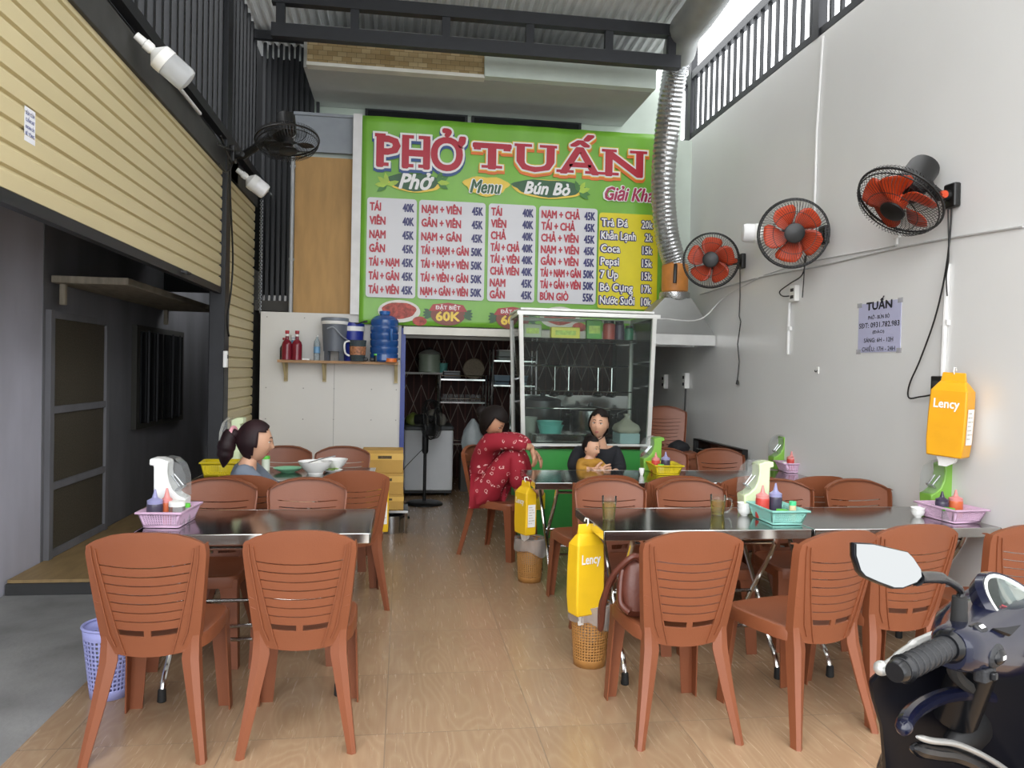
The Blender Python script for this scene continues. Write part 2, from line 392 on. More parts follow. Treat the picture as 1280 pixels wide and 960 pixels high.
# barred window further in
t = struct(MB().box((-2.40, 8.09, 1.33), (.05, 1.5, .95)).build('window_3', mat('old_window_frame', '35342F', .7)))
MB().box((-2.372, 7.74, 1.33), (.02, .62, .84)).box((-2.372, 8.44, 1.33), (.02, .62, .84)).build('pane', M_WIN, t)
for y in (7.6, 7.85, 8.35, 8.6): MB().box((-2.35, y, 1.33), (.015, .015, .86)).build('bar', M_IRON, t)
tag(MB().box((-2.14, 6.95, 2.02), (.5, 2.6, .05)).box((-2.35, 5.75, 1.93), (.04, .04, .16)).box((-2.35, 8.1, 1.93), (.04, .04, .16)).build('plank_shelf', mat('old_plank', '8A8273', .8, var=.25, scale=5, stretch=(6, 1, 1)), bevel=.006),
    'weathered plank shelf jutting from the alley wall above the screen door', 'shelf')
# rolling shutters
M_SHUT = mat('cream_shutter', 'CBBE95', .45, var=.06, scale=1.5, stretch=(1, .3, 2))
def shutter(y0, y1, z0, z1):
    prof = []; z = z0; p = .088
    while z < z1 - .01:
        prof += [(0, z), (.016, z + .006), (.019, z + .064), (.012, z + .072), (.012, z + .076), (0, z + .080)]; z += p
    return MB().loft([[V(h, y, zz) for h, zz in prof] for y in (y0, y1)], caps=False, closed=False)
t = thing('roller_shutter', 'half raised cream roller shutter beside the dark alley opening', 'shutter', (XL, 0, 0))
shutter(.9, 6.33, 2.07, 2.97).build('curtain', M_SHUT, t, smooth=0, solid=.003)
MB().box((0, 3.6, 2.045), (.045, 5.5, .05)).build('bottom_bar', M_IRON, t)
MB().tube([(.03, 5.2, 2.05), (.06, 5.2, 2.05), (.06, 5.3, 2.05), (.03, 5.3, 2.05)], .008).build('pull_handle', M_IRON, t)
t = thing('roller_shutter', 'fully lowered cream roller shutter behind the black post', 'shutter', (XL, 0, 0))
shutter(6.52, 7.68, .03, 2.97).build('curtain', M_SHUT, t, smooth=0, solid=.003)
MB().box((0, 7.1, .025), (.045, 1.16, .05)).build('bottom_bar', M_IRON, t)
o = tag(MB().box((XL + .0198, 3.19, 2.352), (.001, .085, .13)).build('sticker', mat('sticker_paper', 'E4E6EC', .6)), 'small white printed sticker on the raised shutter', 'sticker')
mb = MB(); c = Vector((XL + .0206, 3.19, 2.352))
for k, (s, h) in enumerate((('SỬA CỬA', .014), ('CUỐN 24/7', .014), ('KHOAN CẮT', .012), ('BÊ TÔNG', .014))):
    text(mb, s, c + V(0, 0, .036 - k * .026), (0, 1, 0), (0, 0, 1), h, .07, 'C')
mb.build('lettering', mat('sticker_ink', '4A5490', .6), o, smooth=0, weld='keep')
struct(MB().box((XL - .01, 6.42, 2.6), (.12, .16, 5.2)).build('pillar_post', M_IRON, bevel=.006))
struct(MB().box((XL - .03, 3.7, 3.07), (.14, 6.2, .18)).box((XL - .03, 7.1, 3.07), (.14, 1.2, .18)).build('beam_shutter', mat('dusty_beam', '3A3A38', .7, var=.2), bevel=.005))
struct(MB().box((XL + .02, 4.9, 3.27), (.06, 6.4, .07)).build('beam_rail', M_IRON))
t = thing('bar_screen', 'black vertical bar screen above the shutters on the left', 'screen', (XL, 4, 3.3))
y = -1.6; n = 0
while y < 3.68:
    MB().box((0, y, 1.2), (.03, .045, 2.4)).build('bar', M_IRON, t); y += .15
MB().box((0, 1.0, 2.35), (.04, 5.3, .06)).build('top_rail', M_IRON, t); MB().box((-.02, 2.42, .9), (.08, .1, 2.0)).build('post', M_IRON, t)
MB().box((0, 1.0, 1.62), (.03, 5.3, .04)).build('middle_rail', M_IRON, t)
# a second, darker screen closing the side further in
t = thing('bar_screen', 'black bar screen across the corner beside the plywood sheet', 'screen', (XL + .1, 7.95, 2.05))
for k in range(11): MB().box((-.06 + k * .052, 0, 1.75), (.03, .03, 3.5)).build('bar', M_IRON, t)
for z in (.03, 1.7, 3.47): MB().box((.2, 0, z), (.55, .04, .06)).build('rail', M_IRON, t)
struct(MB().box((-2.03, 8.3, 4.3), (2.3, .1, 4.2)).build('backdrop_rear', mat('dark_backdrop', '17181A', .9)))  # black sheet added behind the corner bars so the gap reads dark
# plywood, steel panel, pipe, white board partition
M_PLY = mat('plywood', 'B08A55', .65, var=.12, scale=5, stretch=(3, 1, .6))
tag(MB().box((-.795, 7.74, 2.745), (.55, .02, 1.52)).build('plywood_sheet', M_PLY), 'tall brown plywood sheet left of the green menu banner', 'plywood')
tag(MB().box((-.79, 7.73, 3.73), (.58, .03, .36)).box((-.79, 7.72, 3.91), (.6, .05, .03)).build('metal_panel', mat('blue_grey_sheet', '8E949A', .5), bevel=.004), 'blue-grey metal panel above the plywood sheet', 'panel')
tag(MB().tube([(-1.09, 7.7, 1.95), (-1.09, 7.7, 3.75)], .018, 10).box((-1.09, 7.74, 2.5), (.05, .06, .02)).box((-1.09, 7.74, 3.4), (.05, .06, .02)).build('pipe', mat('grey_pipe', 'A8AAAC', .4)), 'thin grey pipe running up beside the plywood', 'pipe')
M_BOARD = mat('white_board', 'D8D6D0', .45, var=.025, scale=2)
struct(MB().box((-.69, 7.68, .99), (1.34, .05, 1.98)).build('wall_partition', M_BOARD))
mb = MB()
for x in (-1.3, -.95, -.66, -.3, -.06):
    for z in (.65, .95, 1.25, 1.93): mb.cyl((x, 7.653, z), (x, 7.648, z), .006, n=8)
struct(mb.box((-.66, 7.653, 1.0), (.004, .004, 1.1)).build('trim_screws', mat('screw_grey', '9A9892', .5)))
struct(MB().box((-.0, 7.68, .93), (.045, .09, 1.86)).build('trim_blue_post', mat('blue_paint', '3A4A94', .4)))
# ------------------------------------------------------------------ terracotta plastic chairs
def chair_back():
    W = lambda z: .163 + .041 * max(0, min(1, (z - .40) / .36)) ** .8
    I = lambda z: .094 + .074 * max(0, min(1, (z - .44) / .34)) ** .9
    def pt(x, z, zt=None):
        u = x / W(z); y = -.185 - .085 * max(0, (z - .40) / .45) - .028 * (1 - u * u)
        return V(x, y, z - .020 * (1 - u * u))
    gaps = [(.474, .498)] + [(.531 + .0345 * k - .0024, .531 + .0345 * k + .0024) for k in range(7)]
    rows = [.395, .432]; gapi = set()
    for a, b in gaps: gapi.add(len(rows)); rows += [a, b]
    top0 = .770; rows += [top0]
    mb = MB()
    def xs(z):
        w, i = W(z), I(z); return [-w - .003, -w, -w + (w - i) * .45, -i, -i * .66, -i * .33, -.012, .012, i * .33, i * .66, i, w - (w - i) * .45, w, w + .003]
    grid = []
    for z in rows:
        r = []
        for k, x in enumerate(xs(z)):
            p = pt(x, z)
            if k in (0, 13): p = p + V(0, .034, .0)
            r.append(p)
        grid.append(r)
    for q in (.25, .5, .75, 1.0):  # arched crown
        z0 = top0; r = []
        for k, x in enumerate(xs(z0)):
            u = abs(x) / W(z0); zt = .868 - .070 * min(1, u) ** 2.6
            z = z0 + (zt - z0) * q; xx = x * (1 - .02 * q)
            p = pt(xx, z); 
            if k in (0, 13): p = p + V(0, .034, 0)
            r.append(p)
        grid.append(r)
    top = [p + V(0, .026, -.004) for p in grid[-1]]; grid.append(top)
    vs = [p for r in grid for p in r]; n = 14; fs = []
    for i in range(len(grid) - 1):
        for j in range(n - 1):
            if i in gapi and 3 <= j <= 9 and not (i == 2 and j == 6): continue
            fs.append((i * n + j, i * n + j + 1, (i + 1) * n + j + 1, (i + 1) * n + j))
    mb.add(vs, fs)
    return mb, W, I, pt
def back_ribs(W, I, pt):
    mb = MB()
    for s in (-1, 1):
        for f, z0, z1 in ((0, .40, .795), (.45, .425, .80)):
            rings = []
            for q in range(9):
                z = z0 + (z1 - z0) * q / 8; x = I(z) + (W(z) - I(z)) * f - (.012 if q == 0 else 0)
                p = pt(s * x, z); rings.append([p + V(-.0025, .002, 0), p + V(.0025, .002, 0), p + V(.002, -.010, 0), p + V(-.002, -.010, 0)])
            mb.loft(rings)
        for z in (.535, .575):
            a, b = pt(s * I(z), z), pt(s * W(z), z + .012); mb.tube([a + V(0, -.002, 0), b + V(0, -.002, 0)], .003, 6)
    return mb
def rear_leg(s):
    rings = []
    for z, xo, w_, y, d in ((.50, .176, .030, -.196, .030), (.43, .172, .055, -.196, .045), (.36, .174, .062, -.206, .05), (.2, .192, .048, -.236, .042), (.012, .217, .032, -.276, .034), (0, .219, .034, -.279, .036)):
        xi = xo - w_; xm = xo - w_ * .45
        rings.append([V(s * xo, y, z), V(s * xm, y - .009, z), V(s * xi, y + .004, z), V(s * xi, y + .012, z), V(s * (xo - .008), y + .010, z), V(s * (xo - .008), y + d, z), V(s * xo, y + d, z)])
    return MB().loft(rings if s > 0 else [r[::-1] for r in rings])
def front_leg(s):
    rings = []
    for z, xo, wf, ws, yf in ((.425, .198, .105, .085, .198), (.37, .197, .078, .066, .202), (.2, .203, .066, .056, .212), (0, .210, .056, .048, .222)):
        t = .006
        rings.append([V(s * xo, yf, z), V(s * (xo - wf), yf, z), V(s * (xo - wf), yf - t, z), V(s * (xo - t), yf - t, z), V(s * (xo - t), yf - ws, z), V(s * xo, yf - ws, z)])
    return MB().loft(rings)
def chair_seat():
    def se(hx, hy, z, n=40):
        r = []
        for k in range(n):
            a = 2 * math.pi * k / n; c, s_ = math.cos(a), math.sin(a)
            x = hx * math.copysign(abs(c) ** .33, c); y = hy * math.copysign(abs(s_) ** .33, s_)
            if y < 0: x *= 1 - .16 * (-y / hy) ** 2
            r.append(V(x, y + .005, z))
        return r
    return MB().loft([se(.203, .212, .388), se(.203, .212, .428), se(.198, .207, .440), se(.188, .197, .444), se(.17, .18, .440), se(.1, .11, .434), se(.01, .01, .432)], caps=True)
t = thing('plastic_chair', 'x', 'chair', group=None)
mb, W_, I_, pt_ = chair_back(); bo = mb.build('backrest', M_CHAIR, t, solid=.007, smooth=60, split=50)
back_ribs(W_, I_, pt_).build('back_rib', M_CHAIR, bo)
chair_seat().build('seat', M_CHAIR, t)
for s in (-1, 1):
    rear_leg(s).build('leg', M_CHAIR, t, smooth=25); front_leg(s).build('leg', M_CHAIR, t, smooth=25)
CH = t; used = [0]
def chair(x, y, rz, label, group=None, z=0):
    if not used[0]:
        used[0] = 1; CH.location = (x, y, z); CH.rotation_euler = (0, 0, R(rz)); CH['label'] = label
        if group: CH['group'] = group
        return CH
    return dup(CH, (x, y, z), rz, label, group)
G1 = 'chairs along the front edge of the shop'; G2 = 'chairs between the table rows'; G3 = 'chairs at the rear tables'; G4 = 'chairs stacked by the right wall'
chair(-.905, 3.18, 0, 'terracotta plastic chair with its back to us, beside the lavender waste basket', G1)
chair(-.372, 3.20, 1, 'terracotta plastic chair with its back to us, nearest left row, aisle side', G1)
chair(1.135, 3.12, 1, 'terracotta plastic chair at the near right table with a brown handbag on its seat', G1)
chair(1.68, 3.10, 15, 'terracotta plastic chair turned askew, its empty seat showing left of its backrest', G1)
chair(2.14, 3.22, 5, 'terracotta plastic chair directly behind the scooter mirror', G1)
chair(2.70, 3.20, 0, 'terracotta plastic chair against the right wall, cut by the picture edge behind the scooter', G1)
chair(-.965, 4.02, 180, 'terracotta plastic chair facing us right behind the pink basket with the white caddy', G2)
chair(-.497, 4.02, 180, 'terracotta plastic chair facing us across the near left table, right of its neighbour', G2)
chair(1.185, 4.0, 181, 'terracotta plastic chair facing us behind the plain drinking glass', G2)
chair(1.655, 4.0, 179, 'terracotta plastic chair facing us behind the glass mug with handle', G2)
chair(2.19, 4.0, 178, 'terracotta plastic chair facing us behind the turquoise basket', G2)
chair(2.70, 4.0, 180, 'terracotta plastic chair facing us at the wall end, left of the small white cups', G2)
chair(-.86, 4.70, -3, 'terracotta plastic chair carrying the woman in the grey top', G2)
chair(-.31, 4.90, 9, 'terracotta plastic chair at the aisle, right of the woman in the grey top', G2)
chair(1.19, 4.72, 8, 'terracotta plastic chair behind the hanging yellow tissue pack, its back to us at the aisle', G2)
chair(1.68, 4.70, -2, 'terracotta plastic chair with its back to us below the yellow condiment basket', G2)
chair(2.12, 4.70, 2, 'terracotta plastic chair with its back to us, hidden behind the pale green caddy', G2)
chair(2.58, 4.70, 0, 'terracotta plastic chair with its back to us, in front of the far pink basket', G2)
chair(-.88, 5.78, 180, 'terracotta plastic chair against the white partition, behind the green plate', G3)
chair(-.445, 5.78, 180, 'terracotta plastic chair against the white partition, behind the white noodle bowls', G3)
chair(.80, 6.05, 217 + 14, 'terracotta plastic chair on which the woman in red pyjamas squats', G3)
chair(1.60, 5.92, 180, 'terracotta plastic chair under the woman in the black top', G3)
chair(2.17, 5.84, 186, 'terracotta plastic chair facing us behind the yellow condiment basket', G3)
chair(2.62, 5.82, 180, 'terracotta plastic chair facing us in front of the folded steel table', G3)
for k in range(5):
    chair(2.52, 7.0 - .012 * k, 0 + 176, ['bottom chair of the terracotta stack at the right wall', 'second chair from the bottom of the stack at the right wall', 'middle chair of the stack at the right wall', 'second chair from the top of the stack at the right wall', 'topmost chair of the stack at the right wall'][k], G4, z=.075 * k)

# ------------------------------------------------------------------ folding steel tables
def table(x0, x1, y0, y1, label):
    Lx, Ly = x1 - x0, y1 - y0
    t = thing('folding_table', label, 'table', ((x0 + x1) / 2, (y0 + y1) / 2, 0), 0, 'stainless folding tables')
    H_ = .73; a, b = Lx / 2, Ly / 2
    mb = MB().box((0, 0, H_ - .008), (Lx, Ly, .016)); mb.build('tabletop', M_STEEL, t, bevel=.004)
    mb = MB()
    for s in (-1, 1):
        mb.box((s * (a - .004), 0, H_ - .022), (.010, Ly + .002, .046)); mb.box((0, s * (b - .004), H_ - .022), (Lx + .002, .010, .046))
    mb.build('rim', M_CHROME, t, bevel=.003)
    def leg(x, s):
        pts = [V(x, s * (b - .05), .69), V(x, s * (b - .10), .60), V(x, -s * .02, .34), V(x, -s * (b - .16), .17), V(x, -s * (b - .085), .10), V(x, -s * (b - .05), .03)]
        out = []
        for i in range(len(pts) - 1):
            for q in range(4):
                p0, p1, p2, p3 = pts[max(i - 1, 0)], pts[i], pts[i + 1], pts[min(i + 2, len(pts) - 1)]; u = q / 4
                out.append(.5 * ((2 * p1) + (p2 - p0) * u + (2 * p0 - 5 * p1 + 4 * p2 - p3) * u * u + (3 * p1 - p0 - 3 * p2 + p3) * u ** 3))
        out.append(pts[-1]); return out
    for k, s in enumerate((1, -1)):
        for sx in (-1, 1):
            x = sx * (a - .13 - .025 * k); p = leg(x, s)
            l = MB().tube(p, .0125, 10).build('leg', M_CHROME, t)
            e = p[-1]; MB().lathe([(.016, 0), (.019, .004), (.017, .05), (.014, .055)], (e.x, e.y, 0), 12).build('foot', M_RUB, l)
        xx = a - .13 - .025 * k
        for z, yy in ((.36, s * .0), (.655, s * (b - .075)), (.21, -s * (b - .20))):
            MB().tube([(-xx, yy, z), (xx, yy, z)], .009, 8).build('crossbar', M_CHROME, t)
    return t
table(-1.13, -.127, 3.41, 4.0, 'stainless table at near left with a pink basket, two chairs before it')
table(.925, 1.945, 3.41, 4.0, 'stainless table carrying the drinking glass and turquoise basket')
table(1.955, 2.945, 3.41, 4.0, 'stainless table at the right wall under the hung yellow tissue pack')
table(-1.3, -.18, 5.02, 5.68, 'stainless table in front of the white partition with bowls and green plate')
table(.87, 1.90, 4.93, 5.58, 'stainless table in front of the mother and baby')
table(1.91, 2.945, 4.93, 5.58, 'stainless table against the right wall carrying the far pink basket')
TZ = .7305
# folded spare table leaning on the right wall
t = thing('folded_table', 'folded steel table on its edge leaning against the right wall', 'table', (2.90, 6.72, 0))
tt = MB().box((0, 0, .42), (.03, 1.1, .8)).build('tabletop', M_STEEL, t, bevel=.004)
mb = MB()
for y in (-.55, .55): mb.box((-.015, y, .42), (.05, .014, .82))
for z in (.015, .825): mb.box((-.015, 0, z), (.05, 1.1, .014))
mb.build('rim', M_BLK, t)
for y, z0, z1 in ((-.42, .12, .74), (.4, .1, .72)): MB().tube([(-.035, y, z0), (-.035, y, z1), (-.035, -y * .6, z1)], .012, 8).build('leg', M_CHROME, t)
for z in (.6, .74): MB().tube([(-.04, -.45, z), (-.04, .45, z)], .01, 8).build('crossbar', M_CHROME, t)
# ------------------------------------------------------------------ menu banner
YB = 7.60
t = thing('menu_banner', 'large green menu banner with red lettering and price columns', 'banner', (0, YB, 0))
x0, x1, z0, z1 = -.432, 2.62, 1.885, 3.905
mb = MB(); nx, nz = 60, 36
def wr(x, z):
    return .006 * math.sin(7 * x + 3 * z) * math.sin(5 * z - 2 * x) + .004 * math.sin(19 * (x - .3 * z)) * max(0, (z - 3.4)) * 2
g = [[V(x0 + (x1 - x0) * i / nx, .022 + wr(x0 + (x1 - x0) * i / nx, z0 + (z1 - z0) * j / nz), z0 + (z1 - z0) * j / nz) for i in range(nx + 1)] for j in range(nz + 1)]
mb.loft(g, caps=False, closed=False)
M_GRN = mat('banner_green', '78B43A', .32, var=.10, scale=1.6, stretch=(2, 1, .5))
mb.build('sheet', M_GRN, t, solid=.002)
MB().box((-.475, .02, 2.945), (.085, .012, 1.94)).build('white_margin', mat('banner_white', 'DDDCDA', .4), t)
def BP(px, py):
    p = fy(px, py, YB); return V(p.x, 0, p.z)
RX, UZ = V(1, 0, 0), V(0, 0, 1)
M_PANEL = mat('banner_panel', 'D6D6DA', .4, var=.03, scale=2)
M_RED = mat('banner_red', 'B31F33', .4, var=.05); M_NAVY = mat('banner_navy', '2A2A66', .4, var=.05); M_YEL = mat('banner_yellow', 'DFD022', .4, var=.05)
M_DKG = mat('banner_dark_green', '2C5A35', .4, var=.2, scale=10); M_WH = mat('banner_white_ink', 'ECECEA', .4, var=.02); M_BLU = mat('banner_blue', '2B4E86', .4); M_ORG = mat('banner_orange', 'E3742A', .4); M_GOLD = mat('banner_gold', 'EDCB4A', .4); M_MAG = mat('banner_crimson', 'A82350', .4)
def rr(mb, a, b, c, d, y, r=.03):
    # rounded rectangle a=x0 b=x1 c=z0 d=z1
    pts = []
    for k, (cx, cz) in enumerate(((b - r, d - r), (a + r, d - r), (a + r, c + r), (b - r, c + r))):
        for i in range(5):
            q = (k + i / 4) * math.pi / 2; pts.append(V(cx + r * math.cos(q), y, cz + r * math.sin(q)))
    mb.add(pts, [tuple(range(len(pts)))])
def blob(mb, c, rx, rz, y, n=28, wob=0, a0=0):
    pts = []
    for k in range(n):
        a = 2 * math.pi * k / n; q = 1 + wob * math.sin(3 * a + a0) + wob * .6 * math.sin(7 * a)
        pts.append(V(c.x + rx * q * math.cos(a), y, c.z + rz * q * math.sin(a)))
    mb.add(pts, [tuple(range(n))])
cols = [((458, 246), (520, 371)), ((522, 250), (606, 376)), ((610, 254), (669, 380)), ((672, 258), (746, 384))]
rects = []
for a, b in cols:
    A, B_ = BP(*a), BP(*b); pass
PZ = [(458, 520), (523, 606), (610, 669), (673, 746)]
ztop, zbot = BP(458, 246).z, BP(457, 371).z
rows = [
 [('TÁI', '40K'), ('VIÊN', '40K'), ('NẠM', '45K'), ('GÂN', '45K'), ('TÁI + NẠM', '45K'), ('TÁI + GÂN', '45K'), ('TÁI + VIÊN', '45K')],
 [('NẠM + VIÊN', '45K'), ('GÂN + VIÊN', '45K'), ('NẠM + GÂN', '45K'), ('TÁI + NẠM + GÂN', '50K'), ('TÁI + NẠM + VIÊN', '50K'), ('TÁI + VIÊN + GÂN', '50K'), ('NẠM + GÂN + VIÊN', '50K')],
 [('TÁI', '40K'), ('VIÊN', '40K'), ('CHẢ', '40K'), ('TÁI + CHẢ', '40K'), ('TÁI + VIÊN', '40K'), ('CHẢ VIÊN', '40K'), ('NẠM', '45K'), ('GÂN', '45K')],
 [('NẠM + CHẢ', '45K'), ('TÁI + CHẢ', '45K'), ('CHẢ + VIÊN', '45K'), ('NẠM + VIÊN', '45K'), ('GÂN + VIÊN', '45K'), ('TÁI + NẠM + GÂN', '50K'), ('TÁI + GÂN + VIÊN', '50K'), ('BÚN GIÒ', '55K')]]
for ci, (pa, pb) in enumerate(PZ):
    xa = BP(pa, 310).x; xb = BP(pb, 315).x
    mb = MB(); rr(mb, xa, xb, zbot, ztop, .005)
    pnl = mb.build('price_panel', M_PANEL, t, smooth=0, weld='keep')
    nm = MB(); pr_ = MB(); n = len(rows[ci]); H_ = ztop - zbot; step = (H_ - .03) / n
    for k, (a, b) in enumerate(rows[ci]):
        z = ztop - .03 - step * (k + .5) - .028
        _, _, tw = text_mesh(a); wid = min(tw * .052, xb - xa - .19)
        text(nm, a, V(xa + .028, .001, z), RX, UZ, .078, wid, off=.05)
        text(pr_, b, V(xb - .028, .001, z), RX, UZ, .08, .105, 'R', off=.05)
    nm.build('lettering', M_RED, pnl, smooth=0, weld='keep'); pr_.build('price_lettering', M_NAVY, pnl, smooth=0, weld='keep')
# drinks panel
xa, xb = BP(748, 325).x, 2.56; za, zb = BP(748, 264).z - .01, BP(746, 385).z
mb = MB(); rr(mb, xa, xb, zb, za, .005); pnl = mb.build('drinks_panel', M_YEL, t, smooth=0, weld='keep')
d = [('Trà Đá', '20k'), ('Khăn Lạnh', '2k'), ('Coca', '15k'), ('Pepsi', '15k'), ('7 Up', '15k'), ('Bò Cụng', '17k'), ('Nước Suối', '10k')]
lo = MB(); li = MB()
for k, (a, b) in enumerate(d):
    z = za - .04 - (za - zb - .05) / 7 * (k + .5) - .03
    for m_, off, y in ((lo, .15, .003), (li, .03, -.001)):
        dx = -.004 if off > .05 else 0
        _, _, tw = text_mesh(a); q = min(tw * .07, .36) / tw
        text(m_, a, V(xa + .025 + dx, y, z), RX, UZ, .08, q * tw, off=off)
        text(m_, b, V(xa + .56, y, z - .005), RX, UZ, .08, .056 * text_mesh(b)[2], 'R', off=off)
lo.build('lettering', M_NAVY, pnl, smooth=0, weld='keep'); li.build('lettering', M_WH, pnl, smooth=0, weld='keep')
# headline in slab capitals: glyph cells with serif bars, three layers
BC = [0]
def headline(name, cells, base, cap, layers):
    for li_, (m_, off, y, dz) in enumerate(layers):
        mb = MB()
        for ch, xa, xb in cells:
            sx = xb - xa; e = off * cap * .9; vs, fs, tw = text_mesh(ch)
            rad = .045 * cap + e; nn = 18 if off else 8
            for k in range(nn):
                aa = 2 * math.pi * k / nn
                mb.add([V(xa + v.x * sx / tw + rad * math.cos(aa), y - .0001 * k, base + dz + v.y * cap + rad * math.sin(aa)) for v in vs], fs)
            bars = {'P': [(.0, 0, .46)], 'H': [(0, 0, .36), (.64, 0, 1), (0, 1, .36), (.64, 1, 1)], 'T': [(.25, 0, .75)], 'U': [(-.06, 1, .36), (.64, 1, 1.06)], 'Ấ': [(-.08, 0, .32), (.68, 0, 1.08)], 'N': [(-.08, 0, .32), (-.1, 1, .25), (.68, 1, 1.1)]}.get(ch, [])
            if ch == 'P': bars = bars + [(-.08, 1, .3)]
            for a, top, b in bars:
                zz = base + dz + (cap * .93 if top else 0); h_ = cap * .11
                xx0 = xa + sx * a - e - .012; xx1 = xa + sx * b + e + .012
                BC[0] += 1; yb = y - .0019 - .00004 * (BC[0] % 20); mb.add([V(xx0, yb, zz - e * 1), V(xx1, yb, zz - e), V(xx1, yb, zz + h_ + e), V(xx0, yb, zz + h_ + e)], [(0, 1, 2, 3)])
            if ch == 'T':
                for xx in (xa, xb - .07): 
                    mb.add([V(xx - e, y - .0028, base + dz + cap * .70 - e), V(xx + .07 + e, y - .0028, base + dz + cap * .70 - e), V(xx + .07 + e, y - .0028, base + dz + cap * .9), V(xx - e, y - .0028, base + dz + cap * .9)], [(0, 1, 2, 3)])
        mb.build('headline_lettering', m_, t, smooth=0, weld='keep')
X = lambda px, py=195: BP(px, py).x
b1 = BP(520, 211).z
headline('headline', [('P', X(472), X(499)), ('H', X(504), X(536)), ('Ở', X(540), X(577))], b1 + .01, .30, [(M_BLU, .10, .008, -.022), (M_WH, .075, .003, 0), (M_RED, 0, -.002, 0)])
b2 = BP(700, 216).z
headline('headline', [('T', X(592), X(638)), ('U', X(647), X(692)), ('Ấ', X(701), X(748)), ('N', X(758), X(803))], b2 + .005, .25, [(M_ORG, .12, .010, -.022), (M_GOLD, .10, .006, 0), (M_WH, .065, .002, 0), (M_RED, 0, -.003, 0)])
# script titles on painted swashes
def swash(px, py, rx, rz, m_, y=.006, wob=.08):
    mb = MB(); blob(mb, BP(px, py), rx, rz, y, wob=wob); return mb.build('swash', m_, t, smooth=0, weld='keep')
def leaf(mb, c, a, L_, W_, y=.0045):
    y = y - .00015 * (len(mb.f) % 12)
    u = V(math.cos(R(a)), 0, math.sin(R(a))); n = V(-u.z, 0, u.x); c = V(c.x, y, c.z)
    mb.add([c, c + u * L_ * .3 + n * W_, c + u * L_ * .7 + n * W_ * .8, c + u * L_, c + u * L_ * .7 - n * W_ * .8, c + u * L_ * .3 - n * W_], [(0, 1, 2, 3, 4, 5)])
swash(519, 229, .27, .085, M_GOLD, .0072, .04); swash(518, 227, .25, .085, M_DKG); swash(608, 232, .22, .095, M_GOLD, wob=.1); swash(686, 236, .37, .095, M_GOLD, .0072, .03); swash(686, 235, .36, .085, M_DKG)
mb = MB(); mg = MB()
for px, py, aa in ((484, 231, (100, 140, 180, 215, 20)), (547, 228, (70, 30, 0, -30)), (724, 240, (60, 20, -10, -35, 110))):
    for a in aa: leaf(mb if a % 20 else mg, BP(px, py), a, .12, .025)
mb.build('leaves', mat('leaf_print', '3E7A2E', .4, var=.2), t, smooth=0, weld='keep'); mg.build('leaves', mat('leaf_print_light', 'A8C840', .4, var=.2), t, smooth=0, weld='keep')
for s, px, py, h, wd, m1, m2 in (('Phở', 519, 236, .15, .31, M_WH, None), ('Menu', 607, 241, .13, .30, M_DKG, M_WH), ('Bún Bò', 684, 243, .125, .46, M_WH, None), ('Giải Khát', 790, 251, .135, .56, M_MAG, M_WH)):
    c = BP(px, py)
    if m2:
        mb = MB(); text(mb, s, V(c.x, .0035, c.z), RX, UZ, h, wd * 1.04, 'C', off=.1, shear=.3); mb.build('title', m2, t, smooth=0, weld='keep')
    mb = MB(); text(mb, s, V(c.x, .002, c.z), RX, UZ, h, wd, 'C', off=.045, shear=.3); mb.build('title', m1, t, smooth=0, weld='keep')
# printed noodle plates and special price badges
M_PLATE = mat('print_plate', 'D9D6CC', .4); M_FOOD = mat('print_noodles', 'A8463A', .5, var=.6, scale=22)
for px, py, s in ((499, 389, 1), (700, 397, 1.0)):
    c = BP(px, py); 
    mb = MB(); blob(mb, c, .205 * s, .11 * s, .006); mb.build('plate_print', M_PLATE, t, smooth=0, weld='keep')
    mb = MB(); blob(mb, c + V(0, 0, .008), .165 * s, .08 * s, .004, wob=.04); mb.build('noodle_print', M_FOOD, t, smooth=0, weld='keep')
    mb = MB(); blob(mb, c + V(.2, 0, -.09), .07, .045, .005); mb.build('noodle_print', M_FOOD, t, smooth=0, weld='keep')
for px, py in ((560, 393), (641, 398)):
    c = BP(px, py); 
    mb = MB()
    for a in (150, 170, 190, 210, 10, 30, -10, -30): leaf(mb, c + V(.15 * (1 if abs(a) < 90 else -1), 0, 0), a, .1, .02)
    mb.build('leaves', M_DKG, t, smooth=0, weld='keep')
    mb = MB(); blob(mb, c + V(0, 0, -.005), .17, .105, .0035); mb.build('badge', mat('badge_brown', '7A3A28', .4), t, smooth=0, weld='keep')
    mb = MB(); mb.add([c + V(x, .0025, z) for x, z in ((-.19, .03), (.19, .03), (.15, .095), (0, .115), (-.15, .095))], [(0, 1, 2, 3, 4)]); mb.build('badge', mat('badge_red', 'A83434', .4), t, smooth=0, weld='keep')
    mb = MB(); text(mb, 'ĐẶT BIỆT', c + V(0, .0015, .048), RX, UZ, .038, .24, 'C', off=.03); mb.build('lettering', M_WH, t, smooth=0, weld='keep')
    mb = MB(); text(mb, '60K', c + V(0, .0015, -.062), RX, UZ, .09, .23, 'C', off=.06); mb.build('lettering', M_GOLD, t, smooth=0, weld='keep')
